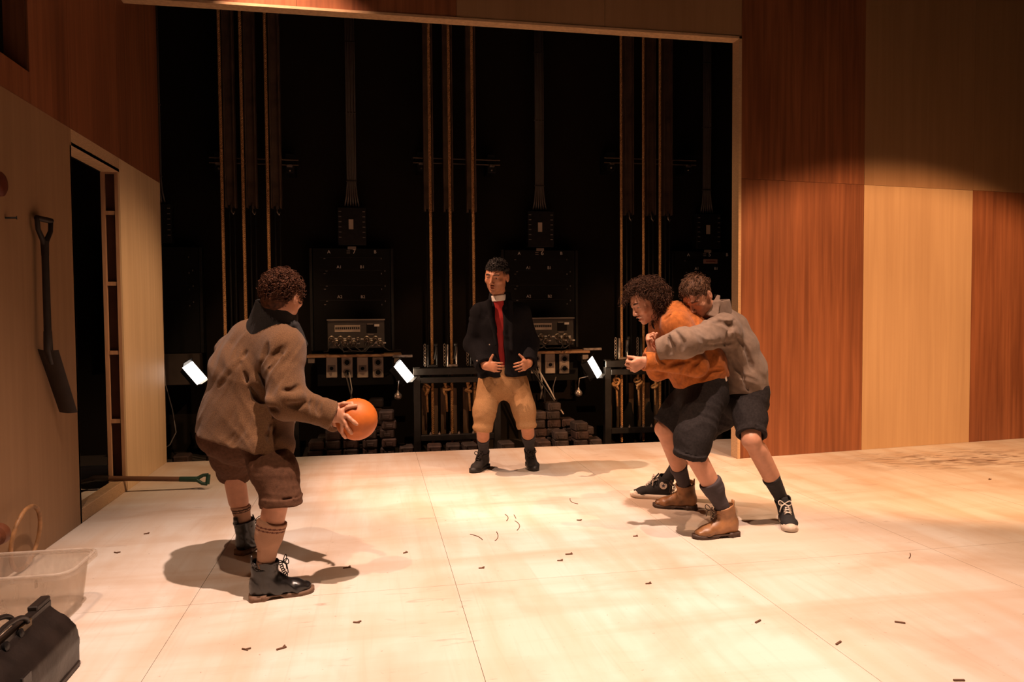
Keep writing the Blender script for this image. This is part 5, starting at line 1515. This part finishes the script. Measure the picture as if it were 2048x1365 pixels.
for k, (px, top) in enumerate(((1085, 872), (1120, 862), (1158, 843))):
    stack(px, top, 7.22, 'rusty iron brick, %s in the '+ORD[k]+' front stack beside the boom pole', 'bricks beside the standing person')
for k, (px, top) in enumerate(((1075, 818), (1103, 800), (1135, 832), (1170, 860))):
    stack(px, top, 7.47, 'rusty iron brick, %s in the '+ORD[k]+' rear stack beside the boom pole', 'bricks beside the standing person')
for k, (px, top) in enumerate(((365, 902), (430, 898), (570, 890), (815, 893), (868, 892), (905, 892), (940, 892), (1012, 886), (1190, 874))):
    stack(px, top, 7.21, 'low rusty brick, %s, '+ORD[k]+' low pile along the stage edge', 'bricks lying under the frames', .02)

# thin pole and leads in front of the socket panel beside the standing person
a, b = at_y(1052, 722, 7.75), at_y(1127, 829, 7.62)
e = empty('boom_pole', (b[0], b[1], -.16), 'thin black boom pole leaning beside the standing person\'s knee', 'pole')
MB().tube([a, b], .011, 8).build('tube', M_STEEL_BLK, e, 40); d_ = nrm(b-a)
MB().cyl(b-d_*.09, b, .013, 8).build('tip', M_STEEL, e, 40); MB().cyl((a+b)/2+ZV*-.0, np.array([(a[0]+b[0])/2, (a[1]+b[1])/2, -.16]), .012, 8).build('stem', M_STEEL_BLK, e, 40)
MB().tube([at_y(1080, 745, 7.7), at_y(1100, 780, 7.68), at_y(1110, 800, 7.66)], .009, 7).build('lead', M_LABEL, e, True)
cb_ = MB(); cb_.tube([at_y(1112, 754, 7.7), at_y(1106, 775, 7.7), at_y(1107, 795, 7.7), at_y(1106, 840, 7.7)], .006, 6)
tag(cb_.build('hanging_lead', M_CABLE_G, None, True), 'thin grey lead hanging beside the boom pole', 'cable')
# thin cable looping down next to the left wall end
cb_ = MB(); cb_.tube([at_y(326, 690, 7.9), at_y(331, 770, 7.8), at_y(345, 820, 7.75), at_y(352, 865, 7.7), at_y(340, 890, 7.68), at_y(325, 900, 7.66)], .006, 6)
tag(cb_.build('loose_cable', M_CABLE_G, None, True), 'thin loose cable curving down next to the left wall end', 'cable')
# black sandbags slumped at the foot of the right frame
for k, px in enumerate((1255, 1294, 1335)):
    c = at_y(px, 830, 7.62); F = Field()
    F.u(ecap((c[0], c[1], -.08), (c[0]+.01, c[1], .16), (1, 0, 0), (.085, .06), (.06, .045)), .02); F.u(cap((c[0]+.01, c[1], .2), (c[0]+.025, c[1], .30), .045, .02), .04)
    F.i(half((0, 0, -.155), -ZV), .01); F.bound([c, (c[0], c[1], 0)], .35); F.disp = folds((1, 0, .3), 20, 6, .012, .3, 0, k*7)
    o = field_obj('sandbag', F, .010, mat('black_cloth', (.010, .009, .009), .95), None, c); o.location = c
    tag(o, '%s of three slumped black sandbags under the right rope lock frame' % ordn[k], 'sandbag', 'black sandbags')

# ------------------------------------------------------------------ props on the stage
# spade hung on the left wall
def spade(name, label, top, shaft_end, blade_end, side, hside, blade_m, handle_m, shaft_m, bw=.085, curve=.02, hs=1.0):
    top, shaft_end, blade_end = map(lambda q: np.asarray(q, float), (top, shaft_end, blade_end))
    e = empty(name, tuple(shaft_end), label, 'spade')
    d = nrm(shaft_end-top); s_ = nrm(np.asarray(hside)-d*np.dot(hside, d))
    h = MB(); w_ = .058*hs
    h.tube([top-s_*w_, top+s_*w_], .016, 10)
    for q in (-1, 1): h.tube([top+s_*w_*q*.95, top+d*.06*hs+s_*w_*q*.85, top+d*.11*hs+s_*w_*q*.30, top+d*.15*hs], [.013, .013, .014, .017], 10)
    h.cyl(top+d*.12*hs, top+d*.20, .021, 12, .019); h.build('handle', handle_m, e, 50)
    MB().tube([top+d*.2, shaft_end-d*.1, shaft_end], [.018, .019, .017], 12).build('shaft', shaft_m, e, 50)
    bd = nrm(blade_end-shaft_end); bs = nrm(np.asarray(side)-bd*np.dot(side, bd)); bn = np.cross(bd, bs)
    L_ = np.linalg.norm(blade_end-shaft_end); V = []; n, m_ = 9, 8
    for sgn in (0, 1):
        for i in range(n+1):
            for j in range(m_+1):
                u_ = i/n; v_ = (j/m_-.5)*2
                wd_ = bw*(1-.08*u_); V.append(shaft_end+bd*L_*u_+bs*wd_*v_+bn*(curve*(1-v_*v_)+(.0035 if sgn else 0)))
    N1 = (n+1)*(m_+1); Q = []
    for i in range(n):
        for j in range(m_):
            a_ = i*(m_+1)+j; Q.append((a_, a_+1, a_+m_+2, a_+m_+1)); Q.append(tuple(N1+x for x in (a_, a_+m_+1, a_+m_+2, a_+1)))
    rim = [i for i in range(m_+1)]+[(i+1)*(m_+1)+m_ for i in range(n)]+[n*(m_+1)+m_-1-i for i in range(m_)]+[(n-1-i)*(m_+1) for i in range(n-1)]
    for k in range(len(rim)):
        a_, b_ = rim[k], rim[(k+1) % len(rim)]; Q.append((a_, b_, N1+b_, N1+a_))
    bl_ = MB(); bl_.add(V, Q); bo = bl_.build('blade', blade_m, e, 40)
    MB().tube([shaft_end-d*.10, shaft_end, shaft_end+bd*.09+bn*curve], [.021, .023, .012], 12).build('socket', blade_m, e, 50)
    return e
M_BLK_TOOL = mat('black_tool', (.020, .013, .010), .5, var=.3, scale=12)
spade('spade', 'black long-handled spade hanging on the left wall', (XL+.045, 4.472, 1.835), (XL+.055, 4.450, 1.12), (XL+.065, 4.67, .745), nrm([.9, -.20, .1]), (.25, 1, 0), M_BLK_TOOL, M_BLK_TOOL, M_BLK_TOOL, .055, .010)
M_GREEN = mat('green_plastic', (.012, .040, .024), .4)
spade('spade', 'spade with green plastic grip lying across the doorway sill', (-1.235, 5.78, .075), (-2.02, 5.80, .118), (-2.33, 5.80, .055), (0, 1, 0), (0, .35, 1), M_BLK_TOOL, M_GREEN, mat('brown_shaft', (.13, .06, .03), .6, stretch=(.5, 5, 5), scale=12), .075, .012, .62)
nl = MB(); nl.cyl((XL-.005, 4.135, 1.80), (XL+.045, 4.15, 1.803), .005, 8); nl.lathe((XL+.045, 4.15, 1.803), (1, .3, 0), [(0, .009), (.004, .009)], 10)
tag(nl.build('nail', M_STEEL_BLK, None, 40), 'small dark nail in the left wall, left of the hanging spade', 'nail')
dk = MB(); dk.lathe((XL, 4.045, 1.955), (1, 0, 0), [(.0, .045), (.012, .062), (.030, .060), (.040, .045), (.042, .02)], 24)
tag(dk.build('round_knob', mat('dark_red_wood', (.10, .025, .014), .4), None, 40), 'dark red round knob on the left wall at the photo edge', 'knob')
hp = MB(); R_ = .158
hp.tube([(-1.765+.02*math.sin(a), 4.12+R_*math.cos(a), R_+.011+R_*math.sin(a)) for a in np.linspace(0, 2*np.pi, 49)[:-1]], .011, 8, closed=True)
tag(hp.build('cane_hoop', mat('cane', (.40, .21, .09), .5, var=.3, scale=20), None, True), 'tan cane hoop leaning on the left wall behind the plastic tub', 'hoop')
rl = MB(); rl.lathe((-1.775, 4.02, .265), (.15, 1, .12), [(-.26, .03), (-.25, .036), (-.02, .036), (-.01, .05), (.02, .054), (.035, .045), (.04, .02)], 20)
rl.v[-1] = rl.v[-1]+np.array([0, -.17, -.0])
tag(rl.build('wooden_roller', mat('red_brown_wood', (.16, .055, .025), .5), None, 40), 'red-brown wooden roller end above the tub at the photo edge', 'roller')
# clear plastic tub
def tub():
    cx, cy, hx, hy, H_ = -1.545, 3.47, .275, .165, .232
    e = empty('plastic_tub', (cx, cy, 0), 'empty clear plastic storage tub on the floor behind the black bag', 'tub')
    def ring(z, gx, r):
        P = []
        for q in range(4):
            for t in np.linspace(0, math.pi/2, 7):
                a = q*math.pi/2+t; sx = 1 if q in (0, 3) else -1; sy = 1 if q < 2 else -1
                P.append((cx+sx*(hx+gx-r)+r*math.cos(a), cy+sy*(hy+gx-r)+r*math.sin(a), z))
        return P
    prof = [(0.004, -.035, .05), (.03, -.030, .055), (.19, -.012, .06), (H_-.012, -.008, .06), (H_-.012, .016, .075), (H_-.020, .018, .075), (H_-.020, .022, .078), (H_, .022, .078), (H_, -.004, .062), (.19, -.0145, .058), (.03, -.033, .053), (.008, -.038, .047)]
    V = []; F = []; n = 28
    for z, gx, r in prof: V += ring(z, gx, r)
    for i in range(len(prof)-1):
        for k in range(n): F.append((i*n+k, i*n+(k+1) % n, (i+1)*n+(k+1) % n, (i+1)*n+k))
    F.append(tuple(range(n))[::-1]); F.append(tuple((len(prof)-1)*n+k for k in range(n)))
    mt, nt, b = _principled('clear_plastic'); N = nt.nodes; Lk = nt.links
    tr = N.new('ShaderNodeBsdfTransparent'); tr.inputs[0].default_value = (.95, .92, .88, 1)
    mx = N.new('ShaderNodeMixShader'); ns = N.new('ShaderNodeTexNoise'); ns.inputs['Scale'].default_value = 14; ns.inputs['Detail'].default_value = 5
    rp_ = N.new('ShaderNodeMapRange'); rp_.inputs[1].default_value = .35; rp_.inputs[2].default_value = .75; rp_.inputs[3].default_value = .22; rp_.inputs[4].default_value = .42
    tc = N.new('ShaderNodeTexCoord'); mp = N.new('ShaderNodeMapping'); mp.inputs['Scale'].default_value = (1.5, 1.5, .5)
    Lk.new(tc.outputs['Object'], mp.inputs[0]); Lk.new(mp.outputs[0], ns.inputs['Vector']); Lk.new(ns.outputs[0], rp_.inputs[0]); Lk.new(rp_.outputs[0], mx.inputs[0])
    b.inputs['Base Color'].default_value = (.62, .55, .48, 1); b.inputs['Roughness'].default_value = .25
    Lk.new(tr.outputs[0], mx.inputs[1]); Lk.new(b.outputs[0], mx.inputs[2]); Lk.new(mx.outputs[0], N['Material Output'].inputs[0])
    m_ = MB(); m_.add(V, F); m_.build('body', mt, e, 35)
    r_ = MB(); P = np.array(ring(H_, .010, .068)); r_.tube(P, .007, 8, closed=True); mt2 = mt.copy(); mt2.name = 'clear_plastic_rim'
    mt2.node_tree.nodes['Map Range'].inputs[3].default_value = .4; mt2.node_tree.nodes['Map Range'].inputs[4].default_value = .6
    r_.build('rim', mt2, e, True)
    for q in (-.6, 0, .6):
        MB().box((cx+hx*q, cy-hy-.010, H_-.03), (.003, .006, .016)).build('rim_rib', mt2, e)
tub()
# black leather bag
def bag():
    e = empty('leather_bag', (-1.205, 2.66, 0), 'worn black leather doctor\'s bag at the bottom left of the photo', 'bag')
    M_BAG = mat('bag_leather', (.016, .011, .009), .42, var=.35, scale=9, bump=.3, bscale=50, spec=.5)
    F = Field(); x0 = -1.205; y0, y1 = 2.32, 2.955
    F.u(ecap((x0, y0+.03, .075), (x0, y1-.03, .075), (1, 0, 0), (.108, .075), (.108, .075)), .01)
    def prof(P):
        q = np.abs(P[:, 0]-x0); z = P[:, 2]
        w_ = np.interp(z, [0, .012, .10, .15, .19, .215, .235], [.098, .108, .110, .098, .066, .034, .014]).astype(F32)
        yy = np.maximum(P[:, 1]-(y1-.012*0-.25*np.maximum(z-.13, 0)*.35), y0-P[:, 1])
        d = np.maximum(np.maximum(q-w_, yy), np.maximum(z-.235, .004-z)); return d
    F = Field(); F.u(prof, .004); F.bound([(x0-.12, y0, 0), (x0+.12, y1, .25)], .01); F.disp = folds((0, 1, .2), 8, 4, .006)
    field_obj_ = field_obj('body', F, .006, M_BAG, e, (-1.205, 2.66, 0))
    MB().box((x0, (y0+y1)/2, .240), (.016, (y1-y0)/2+.004, .016), bev=.005).build('frame_bar', M_BAG, e)
    MB().box((x0, y1-.06, .262), (.017, .055, .010), bev=.004).build('bar_clasp', M_BLK_TOOL, e)
    for yy in (2.70, 2.60):
        MB().lathe((x0+.018, yy, .235), (1, 0, .2), [(0, .016), (.008, .016), (.012, .010)], 14).build('stud', M_STEEL_BLK, e, 40)
    MB().box((x0+.019, 2.74, .236), (.004, .045, .018), bev=.003).build('lock_plate', mat('tarnished_brass', (.13, .085, .04), .35, .7), e)
    for s_ in (-1, 1):
        P = [(x0+s_*.022, 2.60+.15*math.cos(a), .250+(.062 if s_ < 0 else .05)*math.sin(a)) for a in np.linspace(0, math.pi, 17)]
        MB().tube(P, .009, 8).build('carry_handle', M_BAG, e, True)
    b_ = MB().box((x0+.112, 2.52, .10), (.005, .03, .075), bev=.004).build('strap', M_BAG, e)
    MB().tube([(x0+.120+.0*a, 2.52+.030*math.cos(a), .115+.026*math.sin(a)) for a in np.linspace(0, 2*np.pi, 17)[:-1]], .0045, 6, closed=True).build('buckle', M_STEEL_BLK, b_, True)
    MB().box((x0+.108, (y0+y1)/2, .012), (.006, (y1-y0)/2-.01, .010), bev=.004).build('base_trim', M_BLK_TOOL, e)
bag()
# splinters and threads lying on the floor
M_CHIP = mat('dark_splinter', (.13, .065, .035), .8)
chips = [(694, 1137, 1, 'right of the crouching person\'s front boot'), (563, 1299, 1, 'directly below the crouching person, near the photo\'s bottom'), (713, 1247, 0, 'below and right of the crouching person\'s front boot'), (490, 1301, 0, 'between the bag and the photo\'s bottom middle'),
         (963, 1138, 0, 'in the middle of the floor, beside a sheet joint'), (1120, 1123, 0, 'left one of the pair at centre floor'), (1138, 1110, 1, 'right one of the pair at centre floor'), (1271, 1074, 0, 'left of the near brown boot'),
         (811, 1107, 0, 'below the orange ball'), (1158, 1042, 0, 'between the standing person and the far brown boot'), (1516, 1245, 2, 'below the near sneaker'), (1800, 1247, 2, 'at the right, below the panelled wall'),
         (1677, 1288, 2, 'beside the long joint at lower right'), (1918, 1363, 2, 'at the lower right corner'), (293, 1069, 0, 'left of the crouching person\'s far boot'), (232, 1107, 0, 'right of the plastic tub'), (1297, 1169, 0, 'below and left of the near brown boot'), (1980, 960, 0, 'under the panelled wall at the right edge')]
for i, (px, py, kd, wh) in enumerate(chips):
    c = ground(px, py); b = MB(); a = g.uniform(-.6, .6); s_ = 1 if kd else .75
    M3 = np.array(Matrix.Rotation(a, 3, 'Z'))
    b.box(c+np.array([0, 0, .0032]), (.020*s_, .004*s_, .003), M3, .0015)
    if kd < 2: b.box(c+M3@np.array([.012*s_, .009, 0])+np.array([0, 0, .0032]), (.013*s_, .003, .003), M3@np.array(Matrix.Rotation(.9, 3, 'Z')), .0015)
    tag(b.build('wood_splinter', M_CHIP), 'tiny dark wood splinter '+wh, 'splinter', 'splinters scattered on the floor')
twh = ['uppermost of the left group', 'small right one beside the uppermost', 'most curled, right of the group', 'lowest curl of the group', 'straightest, leftmost of the group', 'near the hugging pair\'s far sneaker', 'far right, below the panelled wall']
for i, pts in enumerate([[(1010, 1030), (1016, 1036), (1013, 1043)], [(1028, 1031), (1032, 1038)], [(1030, 1043), (1039, 1052), (1034, 1062)], [(993, 1065), (996, 1075), (990, 1083)], [(940, 1070), (955, 1074), (965, 1081)], [(1140, 998), (1143, 1005), (1156, 1009)], [(1820, 1108), (1821, 1113), (1818, 1118)]]):
    P = [ground(*q)+ZV*.0022 for q in pts]; P = np.array(P); t = np.linspace(0, 1, 9)
    if len(P) == 3: P = np.array([(1-u)**2*P[0]+2*u*(1-u)*(2*P[1]-.5*P[0]-.5*P[2])+u*u*P[2] for u in t])
    b = MB(); b.tube(P, .0022, 5)
    tag(b.build('dark_thread', M_CHIP, None, True), 'thin dark thread on the floor, '+twh[i], 'thread', 'threads on the floor')
